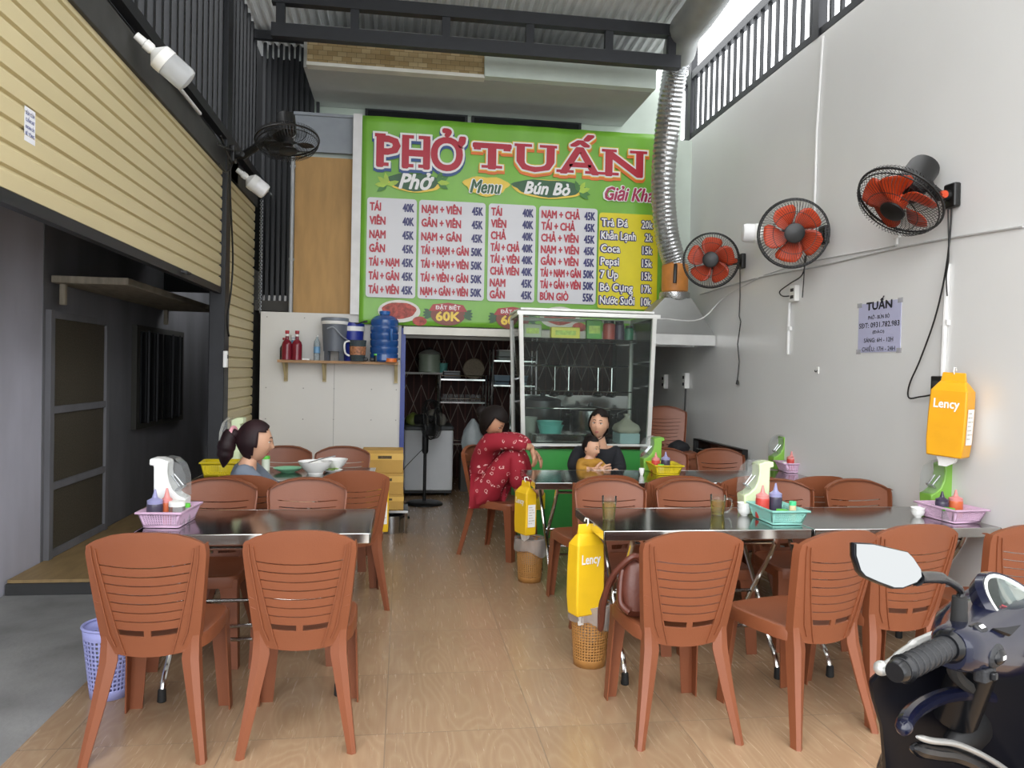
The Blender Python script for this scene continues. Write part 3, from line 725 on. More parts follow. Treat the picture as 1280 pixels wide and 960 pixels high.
# ------------------------------------------------------------------ paper sign on the right wall
WX = XR - .003; RW = V(0, -1, 0)
a, b = fx(1074, 381, WX), fx(1127, 374, WX); c, d = fx(1074, 441, WX), fx(1126, 434, WX)
t = thing('paper_sign', 'pale violet paper sign with shop hours taped to the right wall', 'sign', (WX, (a.y + b.y) / 2, (a.z + c.z) / 2))
w2, h2 = (a.y - b.y) / 2, (a.z - c.z) / 2
MB().box((0, 0, 0), (.003, 2 * w2, 2 * h2)).build('sheet', mat('violet_paper', 'B9BAD6', .55, var=.02), t)
for sy in (-1, 1):
    for sz in (-1, 1): MB().box((-.002, sy * w2 * .96, sz * h2 * .96), (.001, .05, .03)).build('tape', clear('tape', 'F0F0F0', .1, .7, .1), t)
mb = MB()
for s, z, h, wd, o in (('TUẤN', .155, .075, .26, .06), ('PHỞ - BÚN BÒ', .072, .036, .22, .02), ('SĐT: 0931.782.983', .0, .05, .44, .025), ('(ĐÀO)', -.052, .028, .12, .03), ('SÁNG: 6H - 12H', -.128, .042, .30, .02), ('CHIỀU: 17H - 24H', -.205, .042, .34, .02)):
    text(mb, s, V(-.0022, 0, z * h2 / .215), RW, UZ, h * h2 / .235, min(wd, 1.9 * w2), 'C', off=o)
mb.build('lettering', mat('sign_ink', '22222C', .6), t, smooth=0, weld='keep')
# ------------------------------------------------------------------ fans
M_FORG = mat('fan_orange', 'C4441F', .35, var=.05)
def fan_head(t, c, axis, blades, R_=.235, motor=.075, mlen=.17, nw=66, badge=True, bcol=None, wire=M_BLK):
    rot = Vector((0, 1, 0)).rotation_difference(Vector(axis).normalized()).to_matrix(); c = Vector(c)
    mb = MB()
    prof_f = [(.065, .085), (.13, .088), (.20, .072), (R_ - .004, .03), (R_, 0)]
    prof_b = [(.07, -.055), (.13, -.058), (.20, -.048), (R_ - .004, -.028), (R_, 0)]
    for pr_, nn in ((prof_f, nw), (prof_b, nw)):
        for k in range(nn):
            a = 2 * math.pi * k / nn
            mb.tube([c + rot @ V(r * math.cos(a + .25 * (1 - r / R_)), y, r * math.sin(a + .25 * (1 - r / R_))) for r, y in pr_], 0.0017, 3, caps=False)
    cage = mb.build('cage', wire, t)
    for rr_, y, th in ((R_, 0, .007), (R_ - .01, .028, .004), (R_ * .6, .088, .0022), (R_ * .6, -.058, .0022)):
        MB().ring(c + rot @ V(0, y, 0), rr_, th, 40, 6, rot).build('hoop', M_BLK, cage)
    yrot = rot @ Matrix.Rotation(R(-90), 3, 'X')   # local +Z -> axis
    MB().lathe([(0, .0), (.06, 0), (.068, .004), (.066, .012), (.05, .018), (0, .02)], c + rot @ V(0, .078, 0), 24, yrot).build('cage_badge', M_BLK, cage)
    MB().lathe([(0, -.05), (motor * .8, -.05), (motor, -.065), (motor, -mlen), (motor * .92, -mlen - .02), (0, -mlen - .028)], c, 24, yrot).build('motor_housing', M_BLK, t)
    bm_ = bcol or M_FORG
    MB().lathe([(0, .05), (.03, .05), (.042, .04), (.045, -.01), (0, -.02)], c, 20, yrot).build('hub', bm_, t)
    for k in range(blades):
        a0 = 2 * math.pi * k / blades + .3; rings = []
        for q in range(9):
            u = q / 8; r = .035 + (R_ * .84 - .035) * u; half = (.20 + .40 * math.sin(math.pi * min(1, u * .62 + .2))) * (1 if u < .9 else .8)
            row = []
            for e in range(7):
                f = e / 6 - .5; a = a0 + half * 2 * f + .35 * u
                row.append(c + rot @ V(r * math.cos(a), .022 * (-f) * 2.4 + .012, r * math.sin(a)))
            rings.append(row)
        MB().loft(rings, caps=False, closed=False).build('blade', bm_, t, solid=.003)
    return rot
def wall_fan(label, c, axis, mount, blades=5, motor=.075, mlen=.17, bcol=None, sticker=False, plate=(-.02, 0, 0)):
    t = thing('wall_fan', label, 'fan', mount, 0, 'wall fans')
    c = Vector(c) - Vector(mount); ax = Vector(axis).normalized()
    rot = fan_head(t, c, ax, blades, motor=motor, mlen=mlen, bcol=bcol)
    s = 1 if mount[0] > 0 else -1
    MB().rbox((-s * .022, 0, 0), (.044, .09, .13), .012).build('wall_plate', M_BLK, t)
    m_ = c - ax * (mlen - .03); j = V(-s * .10, 0, -.005)
    MB().tube([(-s * .03, 0, 0), j, m_ * .45 + j * .55 + V(0, 0, -.02), m_], [.03, .032, .028, .026], 10).build('arm', M_BLK, t)
    MB().lathe([(0, 0), (.022, 0), (.02, .02), (0, .022)], j + V(0, -.028, 0), 14, Matrix.Rotation(R(90), 3, 'X')).build('tilt_knob', bcol or M_FORG, t)
    if sticker:
        yr = rot @ Matrix.Rotation(R(-90), 3, 'X'); mb = MB(); rs = []
        for zz in (-.075, -.115): rs.append([c + yr @ V((motor + .0012) * math.cos(a), (motor + .0012) * math.sin(a), zz) for a in [R(250 + k * 10) for k in range(9)]])
        mb.loft(rs, caps=False, closed=False).build('rating_label', mat('green_label', '59A06C', .5, var=.3, scale=40), t)
    return t
f1 = wall_fan('black wall fan tilted down with its motor on top, nearest us on the white wall', (2.70, 3.92, 2.44), (-.64, -.14, -.78), (2.968, 3.83, 2.46), motor=.085, mlen=.26, sticker=True)
f2 = wall_fan('middle wall fan with orange blades on the white wall, above the socket box', (2.66, 5.02, 2.45), (-.36, -.93, -.14), (2.968, 5.12, 2.47), motor=.07)
f3 = wall_fan('small orange bladed wall fan beside the steel range hood', (2.62, 6.36, 2.45), (-.42, -.90, -.05), (2.968, 6.46, 2.47), motor=.07)
f4 = wall_fan('all black fan on the post above the left shutters', (-.90, 6.05, 3.17), (.10, -.22, -.97), (-1.38, 6.35, 3.12), blades=3, motor=.07, mlen=.19, bcol=M_BLK)
t = thing('pedestal_fan', 'black standing fan on a round base in the kitchen doorway', 'fan', (.255, 8.35, 0))
fan_head(t, V(.05, -.03, .92), (.93, -.36, .05), 3, R_=.215, motor=.06, mlen=.15, bcol=M_BLK)
MB().lathe([(0, 0), (.20, 0), (.20, .012), (.17, .028), (.04, .04), (0, .042)], n=36).build('base', M_BLK, t)
MB().tube([(0, 0, .04), (0, 0, .62)], .018, 12).build('pole', M_BLK, t)
MB().lathe([(.026, .55), (.034, .57), (.034, .74), (.028, .80), (.022, .84)], n=16).build('control_box', M_BLK, t)
MB().tube([(0, 0, .84), (-.03, .01, .90), (-.05, .03, .92)], .02, 10).build('neck', M_BLK, t)
tag(MB().tube([(.23, 8.33, .60), (.15, 8.3, .52), (.05, 8.25, .42), (.02, 8.2, .38)], .004, 6).build('power_cord', M_BLK), 'thin black cord drooping from the standing fan', 'cord')
# ------------------------------------------------------------------ cords, conduit, sockets on the right wall
def cord(label, pts, r=.005, m_=None, cat='cord', name='power_cord', group=None):
    P = [Vector(p) for p in pts]; out = []
    for i in range(len(P) - 1):
        p0, p1, p2, p3 = P[max(i - 1, 0)], P[i], P[i + 1], P[min(i + 2, len(P) - 1)]
        for q in range(6):
            u = q / 6; out.append(.5 * ((2 * p1) + (p2 - p0) * u + (2 * p0 - 5 * p1 + 4 * p2 - p3) * u * u + (3 * p1 - p0 - 3 * p2 + p3) * u ** 3))
    out.append(P[-1]); return tag(MB().tube(out, r, 6).build(name, m_ or M_BLK), label, cat, group)
wp = lambda px, py, o=.012: fx(px, py, XR - o)
M_COND = mat('white_conduit', 'DCDCDA', .45)
def conduit(label, pts, r=.012):
    t = thing('cable_conduit', label, 'conduit', pts[0], 0, 'white cable conduits'); b = Vector(pts[0])
    P = [Vector(p) - b for p in pts]; MB().tube(P, r, 8).build('pipe', M_COND, t)
    n = max(2, int((P[-1] - P[0]).length / .45))
    for k in range(1, n):
        q = P[0].lerp(P[-1], k / n)
        if len(P) == 2: MB().box(q + V(.004, 0, 0), (.026, .05, .03) if abs((P[-1] - P[0]).z) > abs((P[-1] - P[0]).y) else (.026, .03, .05)).build('clip', M_COND, t)
conduit('white vertical conduit dropping to the black socket by the yellow tissue pack', [wp(1185, 330), wp(1178, 476)], .014)
conduit('white conduit climbing the right wall behind the middle fan', [wp(1017, 300), wp(1021, 165), wp(1029, 45)], .010)
conduit('short white conduit below the white switch box', [wp(987, 378), wp(985, 443)], .012)
conduit('short white conduit between the middle and nearest wall fans', [wp(1122, 283), wp(1121, 306)], .010)
cord('long pale cable running along the right wall beneath the fans', [wp(1279, 283, .008), wp(1180, 299, .008), wp(1100, 315, .008), wp(1022, 333, .008), wp(948, 347, .008), wp(875, 368, .008)], .007, mat('pale_cable', 'B9B9B7', .5), 'cable', 'wall_cable')
cord('second pale cable just above the long cable on the right wall', [wp(1120, 307, .006), wp(1060, 318, .006), wp(1000, 330, .006), wp(955, 344, .006)], .005, mat('pale_cable', 'B9B9B7', .5), 'cable', 'wall_cable')
cord('white cable sagging from the wall to the glass display case', [wp(948, 347), wp(905, 372), V(2.75, 6.9, 1.98), V(2.3, 6.6, 1.95), V(2.16, 6.52, 1.945)], .006, M_COND, 'cable', 'wall_cable')
cord('black cord looping from the nearest fan down to the black socket', [wp(1190, 250, .02), wp(1187, 300, .02), wp(1180, 350, .03), wp(1168, 400, .03), wp(1150, 450, .03), wp(1137, 480, .03), wp(1136, 497, .03), wp(1150, 496, .03), wp(1168, 493, .03)], .005)
cord('black pull cord hanging under the nearest wall fan', [wp(1185, 262, .03), wp(1186, 320, .03), wp(1183, 345, .03), wp(1184, 370, .03)], .004, cat='cord', name='pull_cord')
cord('black pull cord dangling below the middle wall fan', [wp(1006, 320, .04), wp(1005, 345, .04), wp(1003, 372, .04)], .004, name='pull_cord')
cord('black cord from the middle fan to the white switch box', [wp(1008, 318, .03), wp(1003, 343, .03), wp(988, 354, .03), wp(975, 364, .03), wp(978, 370, .03), wp(988, 370, .02)], .005)
t = thing('power_cord', 'black plug cord hanging straight down from the small orange fan', 'cord', wp(925, 340, .03)); b = Vector(t.location)
MB().tube([wp(925, 335, .03) - b, wp(925, 370, .03) - b, wp(924, 395, .03) - b, wp(926, 402, .03) - b, wp(922, 430, .03) - b, wp(924, 452, .03) - b, wp(922, 474, .03) - b], .005, 6).build('cable', M_BLK, t)
e = wp(922, 474, .03) - b; MB().lathe([(.004, 0), (.012, -.02), (.016, -.045), (0, -.05)], e, 10).build('plug', M_BLK, t)
def socket(label, px, py, d, m_, name='switch_box'):
    p = fx(px, py, XR - d[0] / 2); t = thing(name, label, 'socket', p)
    MB().rbox((0, 0, 0), d, .008).build('box', m_, t)
    for z in (-d[2] * .22, d[2] * .22): MB().box((-d[0] / 2 - .001, 0, z), (.004, d[1] * .5, d[2] * .2)).build('face_slot', M_BLK if m_ is not M_BLK else mat('slot_grey', '3C3C3C', .5), t)
socket('black double wall socket left of the yellow tissue pack', 1173, 487, (.04, .085, .15), M_BLK, 'wall_socket')
socket('white switch box under the middle wall fan', 993, 367, (.04, .09, .12), M_WHITE)
socket('white switch box on the wall right of the display case', 857, 476, (.05, .09, .16), M_WHITE)
socket('white switch box deepest in the corner behind the display case', 831, 477, (.05, .09, .16), M_WHITE)
cord('black cord dropping from the corner switch box behind the stacked chairs', [wp(857, 484, .03), wp(856, 510, .03), wp(855, 535, .03)], .008)
t = thing('wall_hook', 'small white stick-on hook on the bare right wall', 'hook', wp(1022, 463, .003))
MB().rbox((0, 0, 0), (.006, .03, .05), .002).build('backing', M_WHITE, t); MB().tube([(-.004, 0, .0), (-.012, 0, -.012), (-.02, 0, -.008), (-.02, 0, .002)], .004, 8).build('hook', M_BLK, t)
# ------------------------------------------------------------------ bulbs and clutter on the shutter beam
M_DOME = mat('frosted_dome', 'ECECEC', .3, var=.01); M_DOMEC = clear('bulb_dome', 'EDEFF0', .3, .6, .08)
def bulb(label, base, d, L_=.27, r=.062, clr=False):
    t = thing('light_bulb', label, 'bulb', base, 0, 'large white bulbs'); rot = Vector((0, 0, 1)).rotation_difference(Vector(d).normalized()).to_matrix()
    MB().lathe([(0, 0), (.02, 0), (.022, .05), (.028, .055), (.028, .09), (.02, .1)], n=16, rot=rot).build('socket', M_WHITE, t)
    mb = MB().lathe([(.02, .1), (r, .135), (r * 1.04, .15), (r * 1.04, .185), (0, .185)], n=24, rot=rot)
    mb.build('heat_sink', M_WHITE, t)
    MB().lathe([(r, .186), (r, L_ - .02), (r * .9, L_), (r * .5, L_ + .008), (0, L_ + .01)], n=24, rot=rot).build('dome', M_DOMEC if clr else M_DOME, t)
bulb('clear domed white bulb on the beam above the raised shutter', fx(170, 44, -1.38), (.75, .3, -.6), .31, .066, True)
bulb('frosted white bulb on the beam beyond the black post', fx(296, 212, -1.38), (.62, .2, -.45), .28, .066)
bulb('white bulb glimpsed behind the middle wall fan', fx(972, 292, 2.955), (-.9, .25, .02), .27, .075)
o = tag(MB().tube([fx(206, 87, -1.38), fx(250, 142, -1.38)], .012, 8).build('conduit_tube', M_COND), 'thin white conduit tube lying along the shutter beam', 'conduit')
tag(MB().tube([fx(328, 232, -1.36), fx(356, 262, -1.36)], .012, 8).build('conduit_tube', mat('grey_pipe', 'A8AAAC', .4)), 'short grey conduit tube beyond the frosted bulb', 'conduit')
p0, p1 = fx(327, 250, -1.36), fx(328, 392, -1.36)
mb = MB(); n = 60
for k in range(n):
    z = p0.z + (p1.z - p0.z) * (k + .5) / n; mb.ring((p0.x, p0.y, z), .012, .0035, 8, 4, Matrix.Rotation(R(90 * (k % 2)), 3, 'Z'))
tag(mb.build('hoist_chain', mat('zinc_chain', 'A7ABAF', .35, .8)), 'long zinc pull chain hanging in front of the lowered shutter', 'chain')
for k, pts in enumerate(([(276, 170), (283, 190), (290, 205), (282, 215), (274, 205)], [(272, 180), (286, 186), (296, 190), (308, 188)], [(287, 205), (288, 250), (291, 320), (289, 360), (284, 400), (286, 420)])):
    cord(['tangled black cable loop on top of the black post', 'black cable drooping across the post top', 'black cable running down beside the black post'][k], [fx(a, b, -1.35) for a, b in pts], .008, name='loose_cable', cat='cable')
t = thing('switch_plate', 'white remote switch on the black post', 'switch', fx(282, 449, -1.375)); MB().rbox((0, 0, 0), (.03, .05, .13), .006).build('plate', M_WHITE, t); MB().box((.016, 0, .02), (.004, .025, .03)).build('button', mat('slot_grey', '3C3C3C', .5), t)
# ------------------------------------------------------------------ range hood and flexible duct
M_ALU = mat('alu_foil', 'BFC1C1', .22, .95, var=.08, scale=14, bump=.5, bscale=55)
M_HOOD = mat('hood_steel', 'A9ABA9', .32, .85, var=.08, scale=3)
t = thing('range_hood', 'stainless pyramid range hood mounted in the rear right corner', 'hood', (2.55, 7.3, 1.74))
def rect(x0, x1, y0, y1, z): return [V(x0, y0, z), V(x1, y0, z), V(x1, y1, z), V(x0, y1, z)]
MB().loft([rect(-.42, .41, -.27, .26, 0), rect(-.42, .41, -.27, .26, .10)], caps=False).build('lip', mat('bright_steel', 'CDCDCA', .3, .7), t, smooth=0, solid=.006)
MB().loft([rect(-.415, .405, -.265, .255, .10), rect(-.05, .22, -.12, .12, .46)], caps=False).build('canopy', M_HOOD, t, smooth=0, solid=.004)
MB().lathe([(.13, .44), (.15, .47), (.15, .52), (.12, .54)], (.09, 0, 0), 24).build('collar', M_ALU, t)
MB().lathe([(.125, .53), (.13, .55), (.13, .78), (.12, .80)], (.09, 0, 0), 24).build('blower', mat('orange_blower', 'C5803C', .45, var=.15, scale=9), t)
MB().tube([(.04, -.15, .78), (.03, -.17, .72), (.03, -.165, .60)], .018, 8).build('handle', M_BLK, t)
def spline(pts, k=10):
    P = [Vector(p) for p in pts]; out = []
    for i in range(len(P) - 1):
        p0, p1, p2, p3 = P[max(i - 1, 0)], P[i], P[i + 1], P[min(i + 2, len(P) - 1)]
        for q in range(k):
            u = q / k; out.append(.5 * ((2 * p1) + (p2 - p0) * u + (2 * p0 - 5 * p1 + 4 * p2 - p3) * u * u + (3 * p1 - p0 - 3 * p2 + p3) * u ** 3))
    out.append(P[-1]); return out
t = thing('exhaust_duct', 'crinkled silver flexible duct rising from the range hood to the roof', 'duct', (2.64, 7.3, 2.53))
b = V(2.64, 7.3, 2.53)
pp = spline([b, fy(833, 290, 7.28), fy(829, 230, 7.26), fy(834, 160, 7.2), fy(843, 95, 7.05), fy(850, 62, 6.9)], 22)
MB().tube([p - b for p in pp], [.112 + (.009 if i % 2 else 0) for i in range(len(pp))], 20).build('flexible_pipe', M_ALU, t, smooth=20)
pp = spline([fy(849, 66, 6.9), fy(856, 40, 6.6), fy(875, 15, 6.2), fy(905, -30, 5.7)], 8)
MB().tube([p - b for p in pp], .15, 20).build('sheet_pipe', mat('dull_duct', '9A9C98', .5, .4, var=.08), t)
# ------------------------------------------------------------------ things on the tables
def basket(label, c, rz, m_, L_=.185, W_=.265, H_=.075):
    t = thing('condiment_basket', label, 'basket', (c[0], c[1], TZ), rz, 'plastic condiment baskets')
    a, b = L_ / 2, W_ / 2; k = .80
    bot = [V(-a * k, -b * k, .003), V(a * k, -b * k, .003), V(a * k, b * k, .003), V(-a * k, b * k, .003)]
    top = [V(-a, -b, H_), V(a, -b, H_), V(a, b, H_), V(-a, b, H_)]
    mid = lambda f: [p.lerp(q, f) for p, q in zip(bot, top)]
    m1, m2 = mid(.14), mid(.82); mb = MB()
    for i in range(4):
        j = (i + 1) % 4; n = 14 if i % 2 == 0 else 20
        mb.perf(m1[i].lerp(m1[j], .07), m1[j].lerp(m1[i], .07), m2[j].lerp(m2[i], .07), m2[i].lerp(m2[j], .07), n, 6, .52)
        mb.quad(m1[i], m1[i].lerp(m1[j], .07), m2[i].lerp(m2[j], .07), m2[i]); mb.quad(m1[j].lerp(m1[i], .07), m1[j], m2[j], m2[j].lerp(m2[i], .07))
        mb.quad(bot[i], bot[j], m1[j], m1[i]); mb.quad(m2[i], m2[j], top[j], top[i])
    mb.perf(bot[0], bot[1], bot[2], bot[3], 8, 12, .45)
    mb.build('body', m_, t, solid=.002, weld=True, smooth=20)
    mb = MB(); lip = [p * 1.0 for p in top]; out = [V(p.x * 1.06, p.y * 1.09, p.z) for p in top]
    mb.loft([lip, out, [p - V(0, 0, .008) for p in out]], caps=False).build('rim', m_, t, solid=.002, smooth=20)
    return t
M_PINK = mat('pink_plastic', 'DDB9D6', .4); M_TURQ = mat('turquoise_plastic', '96D8CC', .4); M_YELP = mat('yellow_plastic', 'E2C91E', .4); M_LIME = mat('lime_plastic', '7DB247', .35); M_PALEG = mat('pale_green_plastic', 'D2DFB6', .35); M_CADW = mat('white_caddy', 'E8EAE8', .35)
M_CHILI = mat('chili_sauce', 'C2413A', .35, var=.12, scale=25); M_SOY = mat('dark_sauce', '3F3A4C', .3, var=.12, scale=25); M_ORS = mat('orange_sauce', 'C8643A', .35); M_LBOT = mat('lilac_nozzle', '9090B8', .35); M_PNOZ = mat('pink_nozzle', 'D88A86', .35); M_GLID = mat('green_lid', '5FC83C', .35); M_SPOON = mat('spoon_steel', 'B9BBBE', .2, .9)
def caddy(label, c, rz, m_, z, H_=.27):
    # chopstick and spoon caddy: tall back, scooped front under a clear hood
    t = thing('utensil_caddy', label, 'caddy', (c[0], c[1], z), rz, 'spoon and chopstick caddies'); d, wd = .135, .10; s = H_ / .27
    prof = [V(-.055, 0, 0), V(.075, 0, 0), V(.082, 0, .095 * s), V(.055, 0, .105 * s), V(.025, 0, .13 * s), V(.008, 0, .165 * s), V(.0, 0, .21 * s), V(.004, 0, .25 * s), V(-.03, 0, .262 * s), V(-.075, 0, .262 * s), V(-.078, 0, .235 * s), V(-.058, 0, .232 * s)]
    MB().prism([p + V(0, -wd / 2, 0) for p in prof], (0, wd, 0)).build('body', m_, t, bevel=.006)
    arcp = [V(-.01, 0, .268 * s), V(.03, 0, .262 * s), V(.062, 0, .235 * s), V(.08, 0, .19 * s), V(.085, 0, .10 * s)]
    mb = MB().loft([[p + V(0, y, 0) for p in arcp] for y in (-wd / 2 + .004, wd / 2 - .004)], caps=False, closed=False)
    side = [V(.012, 0, .26 * s), V(.062, 0, .235 * s), V(.08, 0, .19 * s), V(.083, 0, .10 * s), V(.055, 0, .105 * s), V(.02, 0, .14 * s), V(.004, 0, .2 * s)]
    for y in (-wd / 2 + .004, wd / 2 - .004): mb.add([p + V(0, y, 0) for p in side], [tuple(range(7))])
    mb.build('clear_hood', M_CLEAR, t, smooth=30)
    mb = MB()
    for k, (y, dx) in enumerate(((-.02, 0), (.02, .006))): 
        MB().sphere((.045 + dx, y, .135 * s), .022, 12, 8, (1, .75, .3), Matrix.Rotation(R(-35), 3, 'Y')).tube([(.05 + dx, y, .14 * s), (.012, y, .19 * s)], .004, 6).build('spoon', M_SPOON, t)
    return t
def bottle(label, c, z, m_, nz, h=.155, r=.033):
    t = thing('squeeze_bottle', label, 'bottle', (c[0], c[1], z), 0, 'sauce squeeze bottles')
    MB().lathe([(0, 0), (r * .94, 0), (r, .006), (r, h * .55), (r * .97, h * .60), (r * .9, h * .62)], n=20).build('body', m_, t)
    MB().lathe([(r * .95, h * .60), (r * .96, h * .70), (r * .6, h * .74), (.012, h * .78), (.007, h * .90), (.004, h), (0, h)], n=20).build('nozzle_cap', nz, t)
    return t
def jar(label, c, z, lid, body=None, r=.03, h=.07, spoon=False):
    t = thing('condiment_jar', label, 'jar', (c[0], c[1], z), 0, 'condiment jars')
    MB().lathe([(0, 0), (r, 0), (r, h * .8), (r * .92, h * .82), (r * .92, h * .8)], n=18).build('body', body or M_CLEAR, t)
    MB().lathe([(0, h), (r * .98, h), (r * 1.02, h * .97), (r * 1.02, h * .8), (0, h * .8)], n=18).build('lid', lid, t)
    return t
BZ = TZ + .006
# near left table: pink basket, white caddy
B = fz(201, 662, TZ); bx, by = B.x, B.y + .135
basket('pink perforated basket on the near left table', (bx, by), -4, M_PINK)
caddy('white spoon caddy with clear hood standing behind the pink basket at left', (bx - .02, by + .06), 0, M_CADW, BZ, .295)
bottle('dark sauce bottle with lilac cap in the left pink basket', (bx - .045, by - .07), BZ, M_SOY, M_LBOT, .16, .034)
bottle('orange-red sauce bottle behind the dark bottle in the left pink basket', (bx - .005, by - .035), BZ, M_ORS, M_PNOZ, .16, .024)
jar('clear jar with white lid in the left pink basket', (bx + .045, by - .06), BZ, M_WHITE, None, .034, .105)
jar('tiny green lidded jar at the back of the left pink basket', (bx + .07, by + .0), BZ, M_GLID, None, .016, .085)
# near right table: turquoise basket, pale green caddy, mug, glass, cups
B = fz(988, 658, TZ); bx, by = B.x, B.y + .135
basket('turquoise perforated basket on the near right table', (bx, by), 0, M_TURQ)
caddy('pale green spoon caddy behind the turquoise basket', (bx - .01, by + .225), 178, M_PALEG, TZ, .285)
bottle('red chili sauce bottle with pink nozzle in the turquoise basket', (bx - .05, by + .06), BZ, M_CHILI, M_PNOZ, .165, .034)
bottle('dark sauce bottle with lilac nozzle in the turquoise basket', (bx + .022, by + .065), BZ, M_SOY, M_LBOT, .175, .033)
jar('squat jar with lime green lid in the turquoise basket', (bx - .0, by - .05), BZ, M_GLID, None, .028, .06)
jar('toothpick jar with tall green top in the turquoise basket', (bx + .06, by - .04), BZ, mat('mint_lid', '4CC88A', .35), mat('toothpick', 'C9B790', .7), .017, .10)
def glass(label, c, h=.11, r=.036, handle=None):
    t = thing('drinking_glass', label, 'glass', (c.x, c.y, TZ), 0)
    n = 24; rings = []
    for rr_, z in ((r * .80, 0), (r * .82, .004), (r * .93, h * .5), (r * .96, h * .66), (r, h * .72), (r * 1.02, h)):
        rings.append([V(rr_ * (1 - .035 * (k % 2) * (1 if z < h * .6 else 0)) * math.cos(2 * math.pi * k / n), rr_ * (1 - .035 * (k % 2) * (1 if z < h * .6 else 0)) * math.sin(2 * math.pi * k / n), z) for k in range(n)])
    MB().loft(rings, caps=False).build('tumbler', clear('tumbler_glass', 'F6F9F5', .24, .985, .03), t, smooth=20)
    MB().lathe([(0, .006), (r * .74, .006), (r * .90, h * .72), (0, h * .72)], n=20).build('pale_tea', clear('pale_tea', 'F3EDBE', .08, .95, .1), t)
    if handle is not None:
        a = R(handle); d = V(math.cos(a), math.sin(a), 0)
        MB().tube(spline([d * r * .95 + V(0, 0, h * .82), d * (r + .028) + V(0, 0, h * .8), d * (r + .036) + V(0, 0, h * .5), d * (r + .02) + V(0, 0, h * .2), d * r * .9 + V(0, 0, h * .16)], 5), .005, 8).build('handle', clear('tumbler_glass', 'F6F9F5', .24, .985, .03), t)
glass('ribbed drinking glass of pale tea on the table corner', fz(761, 650, TZ), .118, .036)
glass('glass mug of pale tea with a handle beside the white cups', fz(897, 644, TZ), .105, .040, -5)
M_PORC = mat('white_porcelain', 'EDEDEB', .2, var=.01)
def cup(label, c, z, r=.036, h=.034, g=None):
    t = thing('tea_cup', label, 'cup', (c[0], c[1], z), 0, g)
    MB().lathe([(0, 0), (r * .5, 0), (r * .52, .004), (r * .82, h * .4), (r, h), (r * .95, h), (r * .75, h * .4), (0, h * .22)], n=24, caps=False).build('cup_body', M_PORC, t)
    return t
q = fz(930, 644, TZ)
for k, l in enumerate(('lower small white cup beside the turquoise basket', 'middle small white cup stacked beside the turquoise basket', 'top small white cup stacked beside the turquoise basket')): cup(l, q, TZ + .016 * k, g='small white cups by the mug')
q = fz(1147, 646, TZ)
for k, l in enumerate(('lower small white cup by the right wall pink basket', 'upper small white cup stacked by the right wall pink basket')): cup(l, q, TZ + .016 * k, .036, .034, 'small white cups at the wall')
# right wall table: pink basket, green caddy
B = fz(1214, 656, TZ); bx, by = B.x - .01, B.y + .135
basket('pink perforated basket under the hung yellow tissue pack at right', (bx, by), 4, M_PINK, .19, .27)
caddy('lime green spoon caddy behind the pink basket at right', (bx + .10, by + .225), 180, M_LIME, TZ, .285)
bottle('dark sauce bottle in the pink basket at the right wall', (bx - .02, by + .04), BZ, M_SOY, M_SOY, .135, .033)
bottle('red sauce bottle in the pink basket at the right wall', (bx + .05, by + .03), BZ, M_ORS, M_PNOZ, .145, .035)
jar('green lidded jar in the pink basket at the right wall', (bx - .06, by - .06), BZ, M_GLID, None, .03, .065)
# second row right: yellow basket, far pink basket
B = fz(838, 595, TZ); bx, by = B.x, B.y + .135
basket('yellow perforated basket before the mother and baby', (bx, by), -4, M_YELP, .20, .27)
caddy('lime green spoon caddy beside the yellow basket', (bx - .03, by + .19), 180, M_LIME, TZ, .26)
bottle('pink capped red sauce bottle in the yellow basket', (bx - .055, by + .03), BZ, M_CHILI, M_PNOZ, .145, .031)
bottle('purple-grey sauce bottle in the yellow basket', (bx + .02, by + .03), BZ, M_SOY, M_LBOT, .15, .034)
jar('green lidded jar at the front left of the yellow basket', (bx - .05, by - .07), BZ, M_GLID, M_WHITE, .022, .07)
q = fz(802, 594, TZ); cup('tiny white cup left of the yellow basket', q, TZ, .02, .05)
B = fz(1005, 592, TZ); bx, by = B.x + .01, B.y + .10
basket('pink perforated basket at the far end of the second table row', (bx, by), -5, M_PINK, .30, .19)
caddy('lime green spoon caddy behind the far pink basket', (bx - .05, by + .19), 180, M_LIME, TZ, .27)
bottle('red sauce bottle in the far pink basket', (bx - .05, by + .02), BZ, M_CHILI, M_PNOZ, .15, .035)
bottle('black sauce bottle with pointed black cap in the far pink basket', (bx + .075, by + .02), BZ, mat('black_sauce', '2E2A28', .3), M_BLK, .155, .037)
jar('tiny white lidded jar in the far pink basket', (bx - .115, by), BZ, M_WHITE, None, .016, .07)
# something flat and dark before the baby
q = fz(800, 588, TZ)
# back left table: bowls, plate, yellow basket
def bowl(label, c, z, r, h, m_, name='noodle_bowl', cat='bowl', fill=None):
    t = thing(name, label, cat, (c[0], c[1], z), 0)
    MB().lathe([(0, 0), (r * .45, 0), (r * .47, h * .12), (r * .75, h * .45), (r * .95, h * .85), (r, h), (r * .96, h), (r * .72, h * .5), (r * .3, h * .2), (0, h * .18)], n=32, caps=False).build('body', m_, t)
    return t
q = fz(394, 592, TZ)
b_ = bowl('large white noodle bowl on the table by the white partition', q, TZ, .115, .085, M_PORC)
MB().lathe([(0, .05), (.085, .05), (0, .051)], n=24).build('broth', mat('broth', '8E7A56', .3), b_)
tag(MB().tube([(q.x - .05, q.y - .02, TZ + .075), (q.x + .06, q.y + .01, TZ + .105), (q.x + .13, q.y + .03, TZ + .118)], .004, 6).sphere((q.x - .06, q.y - .022, TZ + .072), .022, 10, 6, (1.2, .8, .3)).build('soup_spoon', M_SPOON), 'steel soup spoon resting across the large noodle bowl', 'spoon')
bowl('second white noodle bowl behind the large one', (q.x + .10, q.y + .17), TZ, .105, .08, M_PORC)
